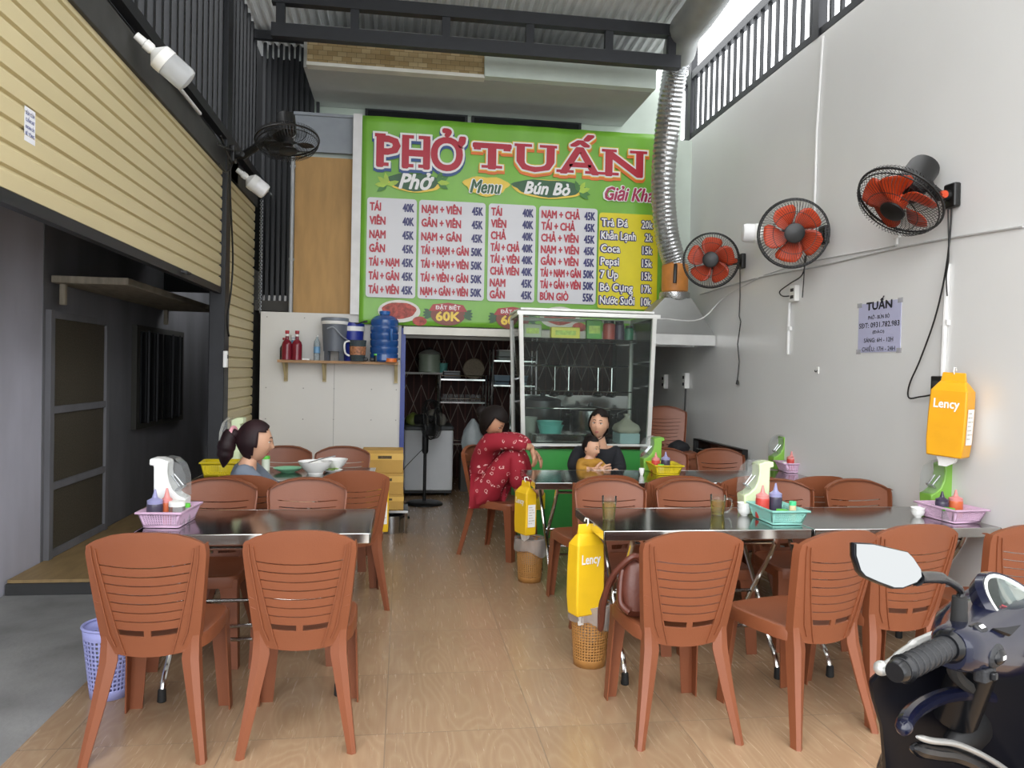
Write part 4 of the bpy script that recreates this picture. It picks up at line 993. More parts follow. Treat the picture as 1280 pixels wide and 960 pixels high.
q2 = fz(360, 590, TZ); bowl('shallow mint green plate beside the white noodle bowl', q2, TZ, .10, .03, mat('mint_plate', '8CCFA8', .3), 'small_plate', 'plate')
q3 = fz(416, 590, TZ); s_ = bowl('small white saucer of herbs right of the noodle bowl', (q3.x, q3.y - .02), TZ, .07, .02, M_PORC, 'saucer', 'saucer')
mb = MB()
for k in range(14): mb.sphere((random.uniform(-.035, .035), random.uniform(-.03, .03), .018 + random.random() * .012), .014, 6, 4, (1.4, .5, .3), Matrix.Rotation(random.random() * 3, 3, 'Z'))
mb.build('herbs', mat('herb_green', '7F9A52', .6, var=.3, scale=40), s_)['kind'] = 'stuff'
B = V(-1.165, 5.22, 0); basket('yellow perforated basket behind the woman in grey', (B.x, B.y), 5, M_YELP, .22, .19, .1)
caddy('spoon caddy with clear hood behind the woman in the grey top', (B.x + .02, B.y + .26), 180, M_PALEG, TZ, .38)
jar('lime lidded jar on the table in front of the woman in grey', fz(332, 588, TZ), TZ, M_GLID, mat('jar_white', 'DCE4D4', .4), .028, .10)
# ------------------------------------------------------------------ yellow tissue packs
M_TIS = mat('tissue_yellow', 'E9BE22', .35, var=.06, scale=7); M_TISO = mat('tissue_amber', 'E0A018', .35, var=.06, scale=7); M_TISW = mat('tissue_white', 'EFEFEC', .5)
M_TISP = mat('tissue_print', 'C9C5B8', .5, var=.3, scale=60)
def tissue(label, loc, rz, m_, H_=.33, W_=.19, D=.10, logo=True, tilt=0, sag=0, mount='wall'):
    t = thing('tissue_pack', label, 'tissue pack', loc, rz, 'hanging yellow tissue packs'); t.rotation_euler[1] = R(tilt)
    def ring(w_, d, z, sx=0): return [V(-w_ / 2 + sx, -d / 2, z), V(w_ / 2 + sx, -d / 2, z), V(w_ / 2 + sx, d / 2, z), V(-w_ / 2 + sx, d / 2, z)]
    MB().loft([ring(W_ * .92, D, -H_), ring(W_, D * (1 + sag), -H_ * .8), ring(W_, D * (1 + sag), -H_ * .5), ring(W_ * .96, D, -H_ * .22), ring(W_ * .74, D * .45, -H_ * .13), ring(W_ * .66, D * .2, -H_ * .10)]).build('pack', m_, t, bevel=.008, smooth=20)
    MB().loft([ring(W_ * .66, D * .16, -H_ * .11), ring(W_ * .60, D * .06, 0)]).build('hanging_tab', m_, t, bevel=.004)
    MB().tube([(0, 0, -.01), (0, -.012, .005), (0, -.01, .025), (0, .012, .025), (0, .02, .01)], .004, 8).build('hook', M_WHITE, t)
    mb = MB().loft([ring(W_ * .5, D * .4, -H_), ring(W_ * .42, D * .22, -H_ - .03), ring(W_ * .2, D * .1, -H_ - .055, -.02)]); mb.build('tissue', M_TISW, t, smooth=60)
    mb = MB(); d = D * (1 + sag) / 2 + .0015
    if logo: text(mb, 'Lency', V(-W_ * .02, -d, -H_ * .42), (1, 0, 0), (0, 0, 1), H_ * .11, W_ * .66, 'C', off=.03); mb.build('lettering', M_TISW, t, smooth=0, weld='keep')
    mb = MB()
    mb.add([V(W_ / 2 + .0015, y, z) for y, z in ((-D * .34, -H_ * .42), (-D * .34, -H_ * .84), (D * .34, -H_ * .84), (D * .34, -H_ * .42))], [(0, 1, 2, 3)]); mb.build('side_panel', M_TISW, t, smooth=0)
    mb = MB()
    for k in range(7): mb.add([V(W_ / 2 + .003, y, -H_ * (.46 + .05 * k)) + V(0, 0, dz) for y, dz in ((-D * .28, 0), (-D * .28, -.006), (D * (.05 + .2 * (k % 3) / 2), -.006), (D * (.05 + .2 * (k % 3) / 2), 0))], [(0, 1, 2, 3)])
    mb.build('small_print', M_TISP, t, smooth=0, weld='keep')
    mb = MB(); mb.add([V(x * W_ * .34, -d - .0003, -H_ * .62 + z * .03) for x, z in ((-1, 0), (-.4, .5), (.5, .5), (1, 0), (.5, -.5), (-.4, -.5))], [(0, 1, 2, 3, 4, 5)]); mb.build('band', m_, t, smooth=0, weld='keep')
    return t
pk = fx(1203, 466, XR - .07)
tissue('yellow tissue pack hung on a hook on the white right wall', (XR - .115, pk.y, pk.z - .0), -60, M_TISO, .44, .19, .11, tilt=3)
pk = fy(720, 652, 3.72); t_ = tissue('yellow tissue pack hanging off the corner of the near right table', (.905, 3.66, .715), 20, M_TIS, .44, .16, .09, tilt=0, sag=.1)
t_ = tissue('narrow yellow tissue pack hanging off the table beside the woman in red pyjamas', (.845, 5.16, .71), -68, M_TIS, .36, .16, .085)
t_ = tissue('yellow tissue pack hanging off the back left table end, beside the aisle chair', (-.135, 5.35, .70), -75, M_TIS, .36, .16, .08, logo=False)
# ------------------------------------------------------------------ waste baskets
def bin_(label, c, rt, rb, h, m_, liner, nu=36, nv=16, hole=.5):
    t = thing('waste_basket', label, 'basket', (c[0], c[1], 0), 0)
    P = lambda k, z: V((rb + (rt - rb) * z / h) * math.cos(2 * math.pi * k / nu), (rb + (rt - rb) * z / h) * math.sin(2 * math.pi * k / nu), z)
    mb = MB()
    for k in range(nu): mb.perf(P(k, h * .12), P(k + 1, h * .12), P(k + 1, h * .86), P(k, h * .86), 1, nv, hole)
    for k in range(nu):
        mb.quad(P(k, 0), P(k + 1, 0), P(k + 1, h * .12), P(k, h * .12)); mb.quad(P(k, h * .86), P(k + 1, h * .86), P(k + 1, h), P(k, h))
    mb.add([P(k, .004) for k in range(nu)], [tuple(range(nu))])
    mb.build('body', m_, t, solid=.003, weld=True, smooth=25)
    MB().tube([P(k, h) for k in range(nu)], .006, 6, closed=True).build('rim', m_, t)
    if liner:
        mb = MB(); n = 36; rings = []
        for f, z, dr in ((0, h * .45, -.012), (1, h * .9, -.006), (2, h + .014, .0), (3, h + .01, .014), (4, h - .03, .016), (5, h - .06, .012)):
            ring = []
            for k in range(n):
                a = 2 * math.pi * k / n; wob = .006 * math.sin(7 * a + f) + .005 * math.sin(13 * a + 2 * f); rr_ = rb + (rt - rb) * min(1, z / h) + dr + wob
                zz = z + (.018 * math.sin(3 * a + .6) - .04 * max(0, math.cos(a + .9)) if f >= 4 else 0)
                ring.append(V(rr_ * math.cos(a), rr_ * math.sin(a), zz))
            rings.append(ring)
        mb.loft(rings, caps=False).build('plastic_liner', clear('liner_film', 'E8E4E0', .3, .72, .2), t)
    return t
M_WICK = mat('tan_basket', 'A87840', .5, var=.12, scale=20)
bin_('tan perforated waste basket with clear liner beside the near right table', fz(742, 838, 0) + V(0, .09, 0), .098, .078, .30, M_WICK, True)
bin_('tan perforated waste basket with liner by the second table row', (.90, 5.26), .098, .078, .29, M_WICK, True)
bin_('lavender perforated waste basket on the floor behind the nearest left chair', (-1.245, 3.56), .112, .078, .31, mat('lavender_plastic', '9FA3D8', .4), False, 34, 12, .58)
# ------------------------------------------------------------------ handbag on a chair
t = thing('handbag', 'dark brown leather handbag slumped on the chair at the near right table', 'bag', (1.12, 3.12, .447), 3)
def bagring(w_, d, z, n=28, p=.5):
    return [V(w_ * math.copysign(abs(math.cos(2 * math.pi * k / n)) ** p, math.cos(2 * math.pi * k / n)), d * math.copysign(abs(math.sin(2 * math.pi * k / n)) ** p, math.sin(2 * math.pi * k / n)), z) for k in range(n)]
M_LEA = mat('brown_leather', '5A2E22', .42, var=.15, scale=10, bump=.15, bscale=70)
MB().loft([bagring(.18, .06, 0), bagring(.205, .085, .03), bagring(.21, .085, .12), bagring(.19, .055, .21), bagring(.17, .03, .235)]).build('body', M_LEA, t)
MB().tube([(-.165, 0, .232), (.165, 0, .232)], .006, 8).build('zip', M_CHROME, t)
for s in (-1, 1):
    MB().ring((s * .205, -.02, .16), .016, .003, 16, 6).build('buckle', M_CHROME, t)
    MB().tube(spline([(s * .20, -.02, .19), (s * .21, -.03, .14), (s * .215, -.05, .06), (s * .19, -.09, .03)], 6), .012, 8).build('strap', M_LEA, t)
MB().tube(spline([(-.12, -.03, .225), (-.17, -.05, .25), (-.235, .0, .16), (-.255, .05, .04), (-.25, .09, -.06), (-.245, .12, -.10), (-.235, .14, .0), (-.20, .1, .12), (-.14, .04, .22)], 6), .013, 8).build('handle', M_LEA, t)
# ------------------------------------------------------------------ glass display case
M_ALF = mat('white_alu_frame', 'DEDFDA', .3, .2, var=.03); M_GRN2 = mat('stall_green', '3F9A48', .4, var=.05)
t = thing('display_case', 'tall glass display case on a green counter behind the mother', 'display case', (1.6, 6.55, 0))
MB().box((0, .3, .40), (1.14, .58, .78)).build('counter', M_GRN2, t, bevel=.006)
MB().rbox((-.44, .005, .34), (.16, .012, .16), .03).build('yellow_panel', mat('stall_yellow', 'DCC832', .4), t)
MB().box((0, .30, .805), (1.20, .64, .03)).build('counter_top', M_CHROME, t, bevel=.004)
bl, br, tl, tr = V(-.56, .0, .82), V(.56, .0, .82), V(-.63, -.16, 1.95), V(.535, -.16, 1.95)
bbl, bbr, ttl, ttr = V(-.56, .58, .82), V(.56, .58, .82), V(-.60, .58, 1.95), V(.56, .58, 1.95)
def beam(a, b, w_):
    return MB().tube([a, b], w_ * .72, 4)
for a, b in ((bl, tl), (br, tr), (bbl, ttl), (bbr, ttr)): beam(a, b, .034).build('post', M_ALF, t, smooth=0)
for a, b, w_ in ((tl + V(-.03, 0, 0), tr + V(.05, 0, 0), .032), (ttl, ttr, .03), (tl, ttl, .03), (tr, ttr, .03), (bl, br, .03)): beam(a, b, w_).build('frame_bar', M_ALF, t, smooth=0)
MB().box((-.045, .2, 1.985), (1.17, .7, .02)).build('top_panel', mat('white_laminate', 'E2E2DE', .3), t, bevel=.004)
def pane(a, b, c, d): return MB().quad(a, b, c, d).build('glass_pane', M_GLASS, t, smooth=0, solid=.004)
pane(bl, br, tr, tl); pane(bl, bbl, ttl, tl); pane(br, bbr, ttr, tr)
zs = 1.745; f = (zs - .82) / 1.13
MB().box((-.03, .22, zs), (1.10, .62, .008)).build('glass_shelf', M_GLASS, t); 
for f_ in (1.28, 1.12): MB().tube([(-.57, .5, f_), (.55, .5, f_)], .006, 6).build('shelf_wire', M_CHROME, t)
CY = 6.55
def packet(label, px, w_, h, d, m_, z=zs + .006, y=6.62, txt=None, rz=0):
    p = fy(px, 420, y); o = thing('food_packet', label, 'packet', (p.x, y, z), rz, 'packets on the glass shelf')
    MB().rbox((0, 0, h / 2), (w_, d, h), min(.012, d * .4)).build('wrapper', m_, o)
    MB().box((0, -d / 2 - .001, h * .5), (w_ * .7, .002, h * .4)).build('printed_band', mat('packet_print', 'B8D060', .4, var=.3, scale=30), o)
packet('pale packet at the left on the glass shelf of the display case', 665, .16, .12, .06, mat('packet_grey', 'B9C0A8', .4))
packet('yellow noodle packet on the glass shelf of the display case', 706, .26, .10, .07, mat('packet_yellow', 'E6DC5A', .4))
packet('green noodle packet on the glass shelf of the display case', 742, .14, .17, .06, mat('packet_green', '5FA048', .4))
def tin(label, px, r, h, m_, y=6.64):
    p = fy(px, 420, y); o = thing('sauce_jar', label, 'jar', (p.x, y, zs + .006), 0, 'jars on the glass shelf')
    MB().lathe([(0, 0), (r, 0), (r, h * .8), (r * .8, h * .86), (0, h * .86)], n=18).build('body', m_, o); MB().lathe([(r * .82, h * .86), (r * .82, h), (0, h)], n=18).build('lid', M_BLK, o)
tin('red sauce jar on the glass shelf of the display case', 761, .055, .17, mat('red_label', 'A8463E', .35)); tin('dark sauce jar beside the red one on the glass shelf', 774, .045, .17, mat('dark_label', '3A2A44', .35)); tin('small green jar at the right end of the glass shelf', 786, .04, .13, mat('teal_label', '2F6A50', .35))
# on the counter, inside the glass
CZ = .8205
def tub(label, x, y, z, r, h, m_, name='plastic_tub'):
    o = thing(name, label, 'tub', (x, y, z))
    MB().lathe([(0, 0), (r * .82, 0), (r * .86, .01), (r, h * .92), (r * 1.06, h * .92), (r * 1.06, h), (r * .97, h), (r * .8, .012), (0, .012)], n=28).build('body', m_, o); return o
M_TEAL = mat('teal_plastic', '5CA8A0', .4)
p = fy(687, 548, 6.85); tub('lower teal plastic tub inside the display case', p.x, 6.82, CZ + .09, .115, .07, M_TEAL); tub('upper teal plastic tub stacked inside the display case', p.x - .01, 6.82, CZ + .115, .115, .08, M_TEAL)
o = thing('steel_tray', 'flat lidded steel food tray beside the teal tubs in the display case', 'tray', (1.38, 6.82, CZ)); MB().rbox((0, 0, .045), (.46, .34, .088), .03).build('pan', M_STEEL, o); MB().box((0, 0, .0875), (.48, .36, .006)).build('lid', M_CHROME, o)
o = thing('food_tray', 'pinkish tray covered by a plastic bag at the right of the display case', 'tray', (2.03, 6.80, CZ)); MB().rbox((0, 0, .05), (.19, .26, .10), .02).build('pan', mat('tray_blue', '9FB8BC', .35), o)
tag(MB().loft([bagring(.10, .13, .101), bagring(.115, .14, .13), bagring(.10, .11, .17), bagring(.05, .05, .20), bagring(.015, .02, .24), bagring(.03, .03, .27)]).build('plastic_bag', clear('bag_film', 'DAD6C8', .25, .55, .25), None, smooth=70, loc=(2.03, 6.80, CZ)), 'knotted clear plastic bag on the tray in the display case', 'bag')
tub('clear plastic bin of noodles at the left inside the display case', 1.14, 6.98, CZ, .09, .22, clear('bin_clear', 'C8CCC4', .2, .5, .2))
# ------------------------------------------------------------------ kitchen behind the doorway
M_BRN = mat('rusty_gate', '5A3028', .6, var=.2, scale=12); M_BRZ = mat('gate_bar', '8C7A70', .5, .3, var=.15)
t = thing('folding_gate', 'brown scissor folding gate closing the back of the kitchen', 'gate', (1.35, 10.42, 0))
MB().box((0, .04, 1.0), (3.1, .02, 1.98)).build('sheet_backing', mat('gate_sheet', '43241F', .7, var=.25, scale=5), t)
for k in range(31): MB().box((-1.5 + k * .1, 0, 1.0), (.018, .012, 1.96)).build('upright', M_BRN, t)
for z0 in (.15, .75, 1.35):
    mb = MB()
    for k in range(15):
        x = -1.5 + k * .2
        mb.tube([(x, -.012, z0), (x + .2, -.012, z0 + .5)], .007, 4); mb.tube([(x + .2, -.02, z0), (x, -.02, z0 + .5)], .007, 4)
    mb.build('lattice', M_BRZ, t)
t = thing('chest_freezer', 'white chest freezer standing behind the standing fan', 'freezer', (.31, 9.15, 0))
M_FRZ = mat('freezer_white', 'D4D7DA', .35, var=.02)
MB().rbox((0, 0, .415), (.56, .62, .70), .03).build('cabinet', M_FRZ, t); MB().rbox((0, 0, .785), (.57, .63, .05), .03).build('lid', mat('freezer_lid', '4A4E50', .35), t)
MB().box((0, 0, .055), (.54, .60, .03)).build('plinth', M_BLK, t)
for sx in (-.2, .2): MB().lathe([(0, -.012), (.024, -.012), (.024, .012), (0, .012)], (sx, -.24, .024), 14, Matrix.Rotation(R(90), 3, 'Y')).build('caster', M_RUB, t)
def heap(label, c, rx, ry, h, m_, name='plastic_bag'):
    mb = MB(); n = 22; rs = []
    for z, f in ((0, .9), (h * .3, 1), (h * .65, .8), (h * .85, .45), (h, .12)):
        rs.append([V(rx * f * (1 + .13 * math.sin(5 * k * .57 + z * 40)) * math.cos(2 * math.pi * k / n), ry * f * (1 + .12 * math.sin(3 * k * .57 + z * 31)) * math.sin(2 * math.pi * k / n), z) for k in range(n)])
    return tag(mb.loft(rs).build(name, m_, None, smooth=60, loc=c), label, 'bag')
heap('crumpled clear bag on the chest freezer', (.36, 9.1, .811), .16, .16, .18, clear('bag_film', 'DAD6C8', .25, .55, .25)); heap('green vegetable bag on the left of the chest freezer', (.13, 9.12, .811), .09, .12, .14, mat('green_bag', '6E7A36', .5, var=.3, scale=20))
heap('white plastic bag hanging by the woman in red pyjamas', (.86, 9.35, .45), .13, .10, .42, mat('white_bag', 'B9C2C4', .4, var=.1))
struct(MB().box((.86, 9.35, .225), (.3, .3, .45)).build('slab_stand', M_KW))
t = thing('wall_shelf', 'white bracketed plank shelf in the kitchen under the pale green pot', 'shelf', (.22, 9.75, 1.41))
MB().box((0, 0, 0), (.62, .34, .025)).build('board', mat('shelf_white', 'B9B7B0', .5), t)
for x in (-.2, .2): MB().tube([(x, -.14, -.015), (x, .1, -.24)], .01, 6).build('bracket', M_CHROME, t)
struct(MB().box((-.10, 9.75, 1.15), (.04, .4, 2.3)).build('pillar_shelf', M_KW))
t = thing('stock_pot', 'pale green lidded pot on the kitchen shelf', 'pot', (.33, 9.72, 1.423))
MB().lathe([(0, 0), (.125, 0), (.135, .01), (.135, .22), (.142, .225), (0, .225)], n=28).build('body', mat('pale_pot', 'A9B8A2', .35), t); MB().lathe([(.14, .226), (.12, .25), (.05, .285), (0, .29)], n=28).build('lid', mat('pale_lid', 'B9BDB4', .35), t); MB().sphere((0, 0, .295), .02).build('knob', M_BLK, t)
for s in (-1, 1): MB().tube(spline([(s * .13, -.04, .16), (s * .17, -.03, .165), (s * .17, .03, .165), (s * .13, .04, .16)], 4), .008, 6).build('handle', M_BLK, t)
tub('teal bowl beside the pale green pot on the kitchen shelf', .50, 9.72, 1.423, .06, .12, M_TEAL)
def rack(label, x0, x1, y, zs_, ztop, dp=.36):
    t = thing('kitchen_rack', label, 'rack', ((x0 + x1) / 2, y, 0), 0, 'steel kitchen racks'); a = (x1 - x0) / 2
    for sx in (-1, 1):
        for sy in (-1, 1): MB().tube([(sx * a, sy * dp / 2, 0), (sx * a, sy * dp / 2, ztop)], .014, 8).build('post', M_CHROME, t)
    for z in zs_:
        MB().box((0, 0, z), (2 * a, dp, .018)).build('shelf', M_STEEL, t); MB().tube([(-a, -dp / 2, z + .05), (a, -dp / 2, z + .05)], .006, 6).build('rail', M_CHROME, t)
rack('low steel kitchen rack holding the glasses and round sieve', .45, 1.02, 9.6, (.55, 1.06, 1.34), 1.40); rack('tall steel kitchen rack near the glass display case', 1.08, 1.62, 9.45, (.5, 1.28, 1.58), 1.72)
t = thing('serving_tray', 'dark serving tray leaning on the low kitchen rack', 'tray', (.60, 9.58, 1.35)); MB().rbox((0, 0, .045), (.22, .2, .08), .02).build('box', mat('dark_tray', '3C4044', .35), t); MB().box((0, -.02, .09), (.20, .18, .012)).build('lid', mat('tray_lid', '8E9290', .35), t)
t = thing('sieve', 'round straw sieve standing on the low kitchen rack', 'sieve', (.88, 9.62, 1.352)); MB().lathe([(0, 0), (.12, 0), (.13, .012), (0, .014)], (0, 0, .125), 32, Matrix.Rotation(R(78), 3, 'X')).build('disc', mat('straw', '8A7D6A', .7, var=.2, scale=60), t); MB().ring((0, 0, .128), .128, .006, 32, 6).build('hoop', mat('straw_rim', '6F604A', .7), t)
for k in range(7):
    o = thing('water_glass', 'drinking glass upside down on the lower shelf of the kitchen rack', 'glass', (.52 + k * .07, 9.52, 1.07), 0, 'glasses on the kitchen rack'); MB().lathe([(.03, 0), (.026, .09), (0, .09)], n=14, caps=False).build('tumbler', M_CLEAR, o)
for k, (x, l) in enumerate(((1.2, 'left grey-blue plastic bin on the tall kitchen rack'), (1.42, 'right grey-blue plastic bin on the tall kitchen rack'))):
    o = thing('storage_bin', l, 'bin', (x, 9.42, 1.29)); MB().loft([[V(a * .085, b * .11, 0) for a, b in ((-1, -1), (1, -1), (1, 1), (-1, 1))], [V(a * .1, b * .125, .11) for a, b in ((-1, -1), (1, -1), (1, 1), (-1, 1))]], caps=True).build('body', mat('bin_blue', '6E8494', .4), o, bevel=.006); MB().box((0, 0, .113), (.205, .255, .008)).build('rim', mat('bin_rim', '8498A6', .4), o)
o = thing('storage_bin', 'pale bin on the top shelf of the tall kitchen rack', 'bin', (1.25, 9.42, 1.59)); MB().rbox((0, 0, .06), (.2, .2, .12), .02).build('body', mat('bin_pale', '9EA8A2', .4), o); MB().box((0, 0, .123), (.21, .21, .01)).build('lid', M_WHITE, o)
# stove bench with pots, seen through the glass
t = thing('cook_bench', 'steel cooking bench behind the display case', 'bench', (1.95, 8.3, 0))
MB().box((0, 0, .79), (1.5, .6, .03)).build('worktop', M_STEEL, t); MB().box((0, .28, 1.0), (1.5, .02, .40)).build('splashback', M_STEEL, t)
for sx in (-.7, .7):
    for sy in (-.25, .25): MB().box((sx, sy, .39), (.04, .04, .775)).build('leg', M_STEEL, t)
MB().box((0, 0, .25), (1.42, .54, .02)).build('lower_shelf', M_STEEL, t)
def pot(label, x, y, z, r, h, m_=None, lid=True):
    m_ = m_ or mat('dark_pot', '5A5C5E', .3, .9, var=.15); o = thing('cooking_pot', label, 'pot', (x, y, z))
    MB().lathe([(0, 0), (r * .97, 0), (r, .015), (r, h), (r * 1.03, h), (r * .97, h), (r * .95, .02), (0, .02)], n=32).build('body', m_, o)
    if lid: MB().lathe([(r * 1.02, h + .002), (r * .9, h + .02), (.03, h + .05), (.02, h + .08), (0, h + .08)], n=32).build('lid', m_, o)
    for s in (-1, 1): MB().tube(spline([(s * r, -.05, h * .8), (s * (r + .04), -.04, h * .8), (s * (r + .04), .04, h * .8), (s * r, .05, h * .8)], 4), .008, 6).build('handle', m_, o)
pot('large dark stock pot behind the teal tubs', 1.52, 8.28, .806, .20, .34); pot('wide steel pot on the cooking bench behind the mother', 2.05, 8.25, .806, .22, .24, mat('bright_pot', 'A8AAAC', .25, 1)); pot('small lidded pot at the right end of the cooking bench', 2.5, 8.25, .806, .14, .2)
for k, x in enumerate((1.7, 1.86, 2.2, 2.36)):
    o = thing('ladle', ['leftmost ladle hanging over the cooking bench', 'second ladle from the left over the cooking bench', 'third ladle from the left over the cooking bench', 'rightmost ladle hanging over the cooking bench'][k], 'ladle', (x, 8.52, 1.52), 0, 'hanging ladles')
    MB().tube([(0, 0, .0), (0, 0, -.28)], .006, 6).build('handle', M_CHROME, o); MB().sphere((0, -.02, -.31), .05, 14, 8, (1, 1, .6)).build('bowl', M_CHROME, o)
tag(MB().tube([(1.25, 8.52, 1.53), (2.7, 8.52, 1.53)], .012, 8).box((1.25, 8.55, 1.36), (.02, .04, .4)).box((2.7, 8.55, 1.36), (.02, .04, .4)).build('utensil_rail', M_CHROME), 'steel utensil rail above the cooking bench', 'rail')
# ------------------------------------------------------------------ shelf of bottles on the partition
SZ = 1.52; SY = 7.50
a, b = fy(348, 450, SY), fy(498, 453, SY)
t = thing('plank_shelf', 'narrow wooden plank shelf on the white partition', 'shelf', ((a.x + b.x) / 2, SY + .04, SZ))
MB().box((0, 0, -.0125), (b.x - a.x, .22, .025)).build('board', mat('pine_plank', 'A5805A', .6, var=.2, scale=6, stretch=(1, 8, 1)), t)
for px in (355, 404, 495):
    x = fy(px, 460, SY).x - (a.x + b.x) / 2
    mb = MB().box((x, .09, -.115), (.035, .02, .18)).prism([V(x - .012, .09, -.2), V(x - .012, -.07, -.026), V(x - .012, -.04, -.026), V(x - .012, .09, -.16)], (.024, 0, 0)); mb.build('bracket', mat('pale_bracket', 'B5A67E', .6, var=.2), t)
def on_shelf(px, y=SY): p = fy(px, 448, y); return V(p.x, y, SZ)
def wine(label, px, y, m_, h=.275, r=.048, cap=None):
    o = thing('sauce_bottle', label, 'bottle', on_shelf(px, y), 0, 'bottles at the left end of the plank shelf')
    MB().lathe([(0, 0), (r, 0), (r, h * .52), (r * .8, h * .62), (r * .36, h * .70), (r * .32, h * .9), (0, h * .9)], n=20).build('body', m_, o)
    MB().lathe([(r * .34, h * .72), (r * .34, h * .88)], n=16, caps=False).build('neck_label', M_WHITE, o); MB().lathe([(r * .4, h * .9), (r * .4, h), (0, h)], n=16).build('cap', cap or mat('red_cap', 'B03038', .35), o)
M_WINE = mat('red_sauce_glass', '7A1C2C', .15, var=.1)
wine('left red sauce bottle on the plank shelf', 358.5, 7.46, M_WINE); wine('right red sauce bottle on the plank shelf', 371, 7.46, M_WINE); wine('dark bottle behind the red sauce bottles on the plank shelf', 355, 7.565, mat('dark_glass', '2C1C22', .15), .21, .04)
wine('blue labelled bottle between and behind the red sauce bottles', 366, 7.585, mat('blue_label', '5E8CB0', .3), .235, .055, M_WHITE)
tag(MB().rbox((0, 0, .008), (.10, .07, .016), .008).build('soap_dish', M_WHITE, None, loc=on_shelf(381)), 'small flat white dish on the plank shelf', 'dish')
o = thing('water_bottle', 'clear plastic water bottle beside the grey cooler', 'bottle', on_shelf(396)); MB().lathe([(0, 0), (.028, 0), (.03, .01), (.03, .15), (.026, .18), (.012, .21), (.011, .225), (0, .225)], n=18).build('body', clear('pet', 'DDE6EA', .25, .8, .08), o); MB().lathe([(.0305, .07), (.0305, .13)], n=18, caps=False).build('label', mat('pet_label', '6E9CC0', .4), o); MB().lathe([(.013, .225), (.013, .24), (0, .24)], n=12).build('cap', M_WHITE, o)
M_GCOOL = mat('grey_cooler', '5F656E', .4, var=.04)
q = on_shelf(418); o = thing('ice_bucket', 'grey cooler bucket on four stub legs with a swing handle', 'cooler', q)
MB().lathe([(0, .09), (.105, .09), (.12, .36), (0, .36)], n=32).build('body', M_GCOOL, o); MB().lathe([(.121, .345), (.124, .35), (.124, .375), (.118, .378)], n=32, caps=False).build('white_band', M_WHITE, o, solid=.004); MB().lathe([(.128, .376), (.13, .385), (.128, .405), (.11, .41), (0, .41)], n=32).build('lid', mat('cooler_lid', '767D86', .4), o)
for k in range(4):
    an = R(45 + 90 * k); MB().loft([[V((.085 + .02 * i) * math.cos(an + e), (.085 + .02 * i) * math.sin(an + e), z) for i, e in ((0, -.25), (1, -.25), (1, .25), (0, .25))] for z in (0, .095)]).build('leg', M_GCOOL, o)
MB().tube(spline([(-.06, -.125, .30), (.0, -.135, .31), (.07, -.13, .24), (.135, -.04, .19)], 6), .007, 8).build('handle', mat('handle_grey', '8D939A', .4), o)
q = on_shelf(441, 7.57); o = thing('ice_bucket', 'blue cooler bucket half hidden behind the grey one', 'cooler', q); M_BCOOL = mat('blue_cooler', '24328E', .35, var=.05)
MB().lathe([(0, 0), (.085, 0), (.10, .30), (0, .30)], n=28).build('body', M_BCOOL, o); MB().lathe([(.104, .29), (.105, .335), (0, .335)], n=28).build('white_band', M_WHITE, o); MB().lathe([(.106, .335), (.106, .36), (.09, .37), (0, .37)], n=28).build('lid', M_BCOOL, o)
tag(MB().tube(spline([(q.x - .06, q.y - .02, SZ + .376), (q.x + .04, q.y - .11, SZ + .36), (q.x + .10, q.y - .14, SZ + .375), (q.x + .14, q.y - .14, SZ + .38)], 5), [.006] * 11 + [.012] * 4 + [.012]).build('ladle', M_BLK), 'black handled ladle lying over the blue cooler', 'ladle')
q = on_shelf(447, 7.45); o = thing('measuring_jug', 'smoky clear jug with printed flowers on the plank shelf', 'jug', q); MB().lathe([(0, 0), (.065, 0), (.068, .01), (.08, .20), (.077, .20), (.064, .012), (0, .012)], n=28).build('body', clear('smoky', '7C8C90', .25, .75, .08), o); MB().lathe([(.0745, .06), (.079, .14)], n=28, caps=False).build('flower_print', mat('flower_print', '9E6A4A', .5, var=.6, scale=50), o); MB().tube(spline([(-.07, -.02, .19), (-.12, -.03, .17), (-.115, -.03, .08), (-.075, -.02, .05)], 5), .009, 8).build('handle', M_WHITE, o)
q = on_shelf(480, 7.52); o = thing('water_jug', 'large ribbed blue water bottle at the right end of the shelf', 'bottle', q); r = .135
prof = [(0, 0), (r * .9, 0), (r, .015)]
for k in range(5): prof += [(r, .03 + k * .066), (r, .072 + k * .066), (r * .95, .079 + k * .066), (r * .95, .086 + k * .066)]
prof += [(r, .37), (r * .98, .40), (r * .75, .435), (r * .36, .452), (r * .34, .458), (0, .458)]
MB().lathe(prof, n=36).build('body', mat('blue_bottle', '24508E', .15, var=.08, coat=.3), o); MB().lathe([(.05, .457), (.052, .485), (.046, .49), (0, .49)], n=20).build('cap', mat('blue_cap', '2B64A8', .35), o)
MB().tube(spline([(.07, -.12, .31), (.065, -.14, .27), (.07, -.12, .20)], 5), .012, 8).build('grip', mat('blue_grip', '3A6AA8', .3), o)
jar('small bottle with a bright green cap in front of the blue water bottle', on_shelf(470, 7.42), SZ, M_GLID, M_BLK, .02, .075)
o = thing('tape_roll', 'orange tape dispenser at the right end of the plank shelf', 'tape', on_shelf(489, 7.42)); MB().lathe([(.03, 0), (.055, 0), (.055, .035), (.03, .035), (.03, 0)], n=24, caps=False).build('roll', mat('orange_roll', 'D8702C', .4), o); MB().box((.06, 0, .03), (.05, .02, .02)).build('cutter', M_BLK, o)
o = thing('sunglasses', 'dark sunglasses lying on the plank shelf', 'glasses', on_shelf(461, 7.42))
for s in (-1, 1): MB().sphere((s * .03, 0, .02), .026, 12, 8, (1, .25, .75)).build('lens', M_BLK, o); MB().tube([(s * .055, 0, .025), (s * .06, .06, .02), (s * .055, .1, .005)], .003, 6).build('temple', M_WHITE, o)
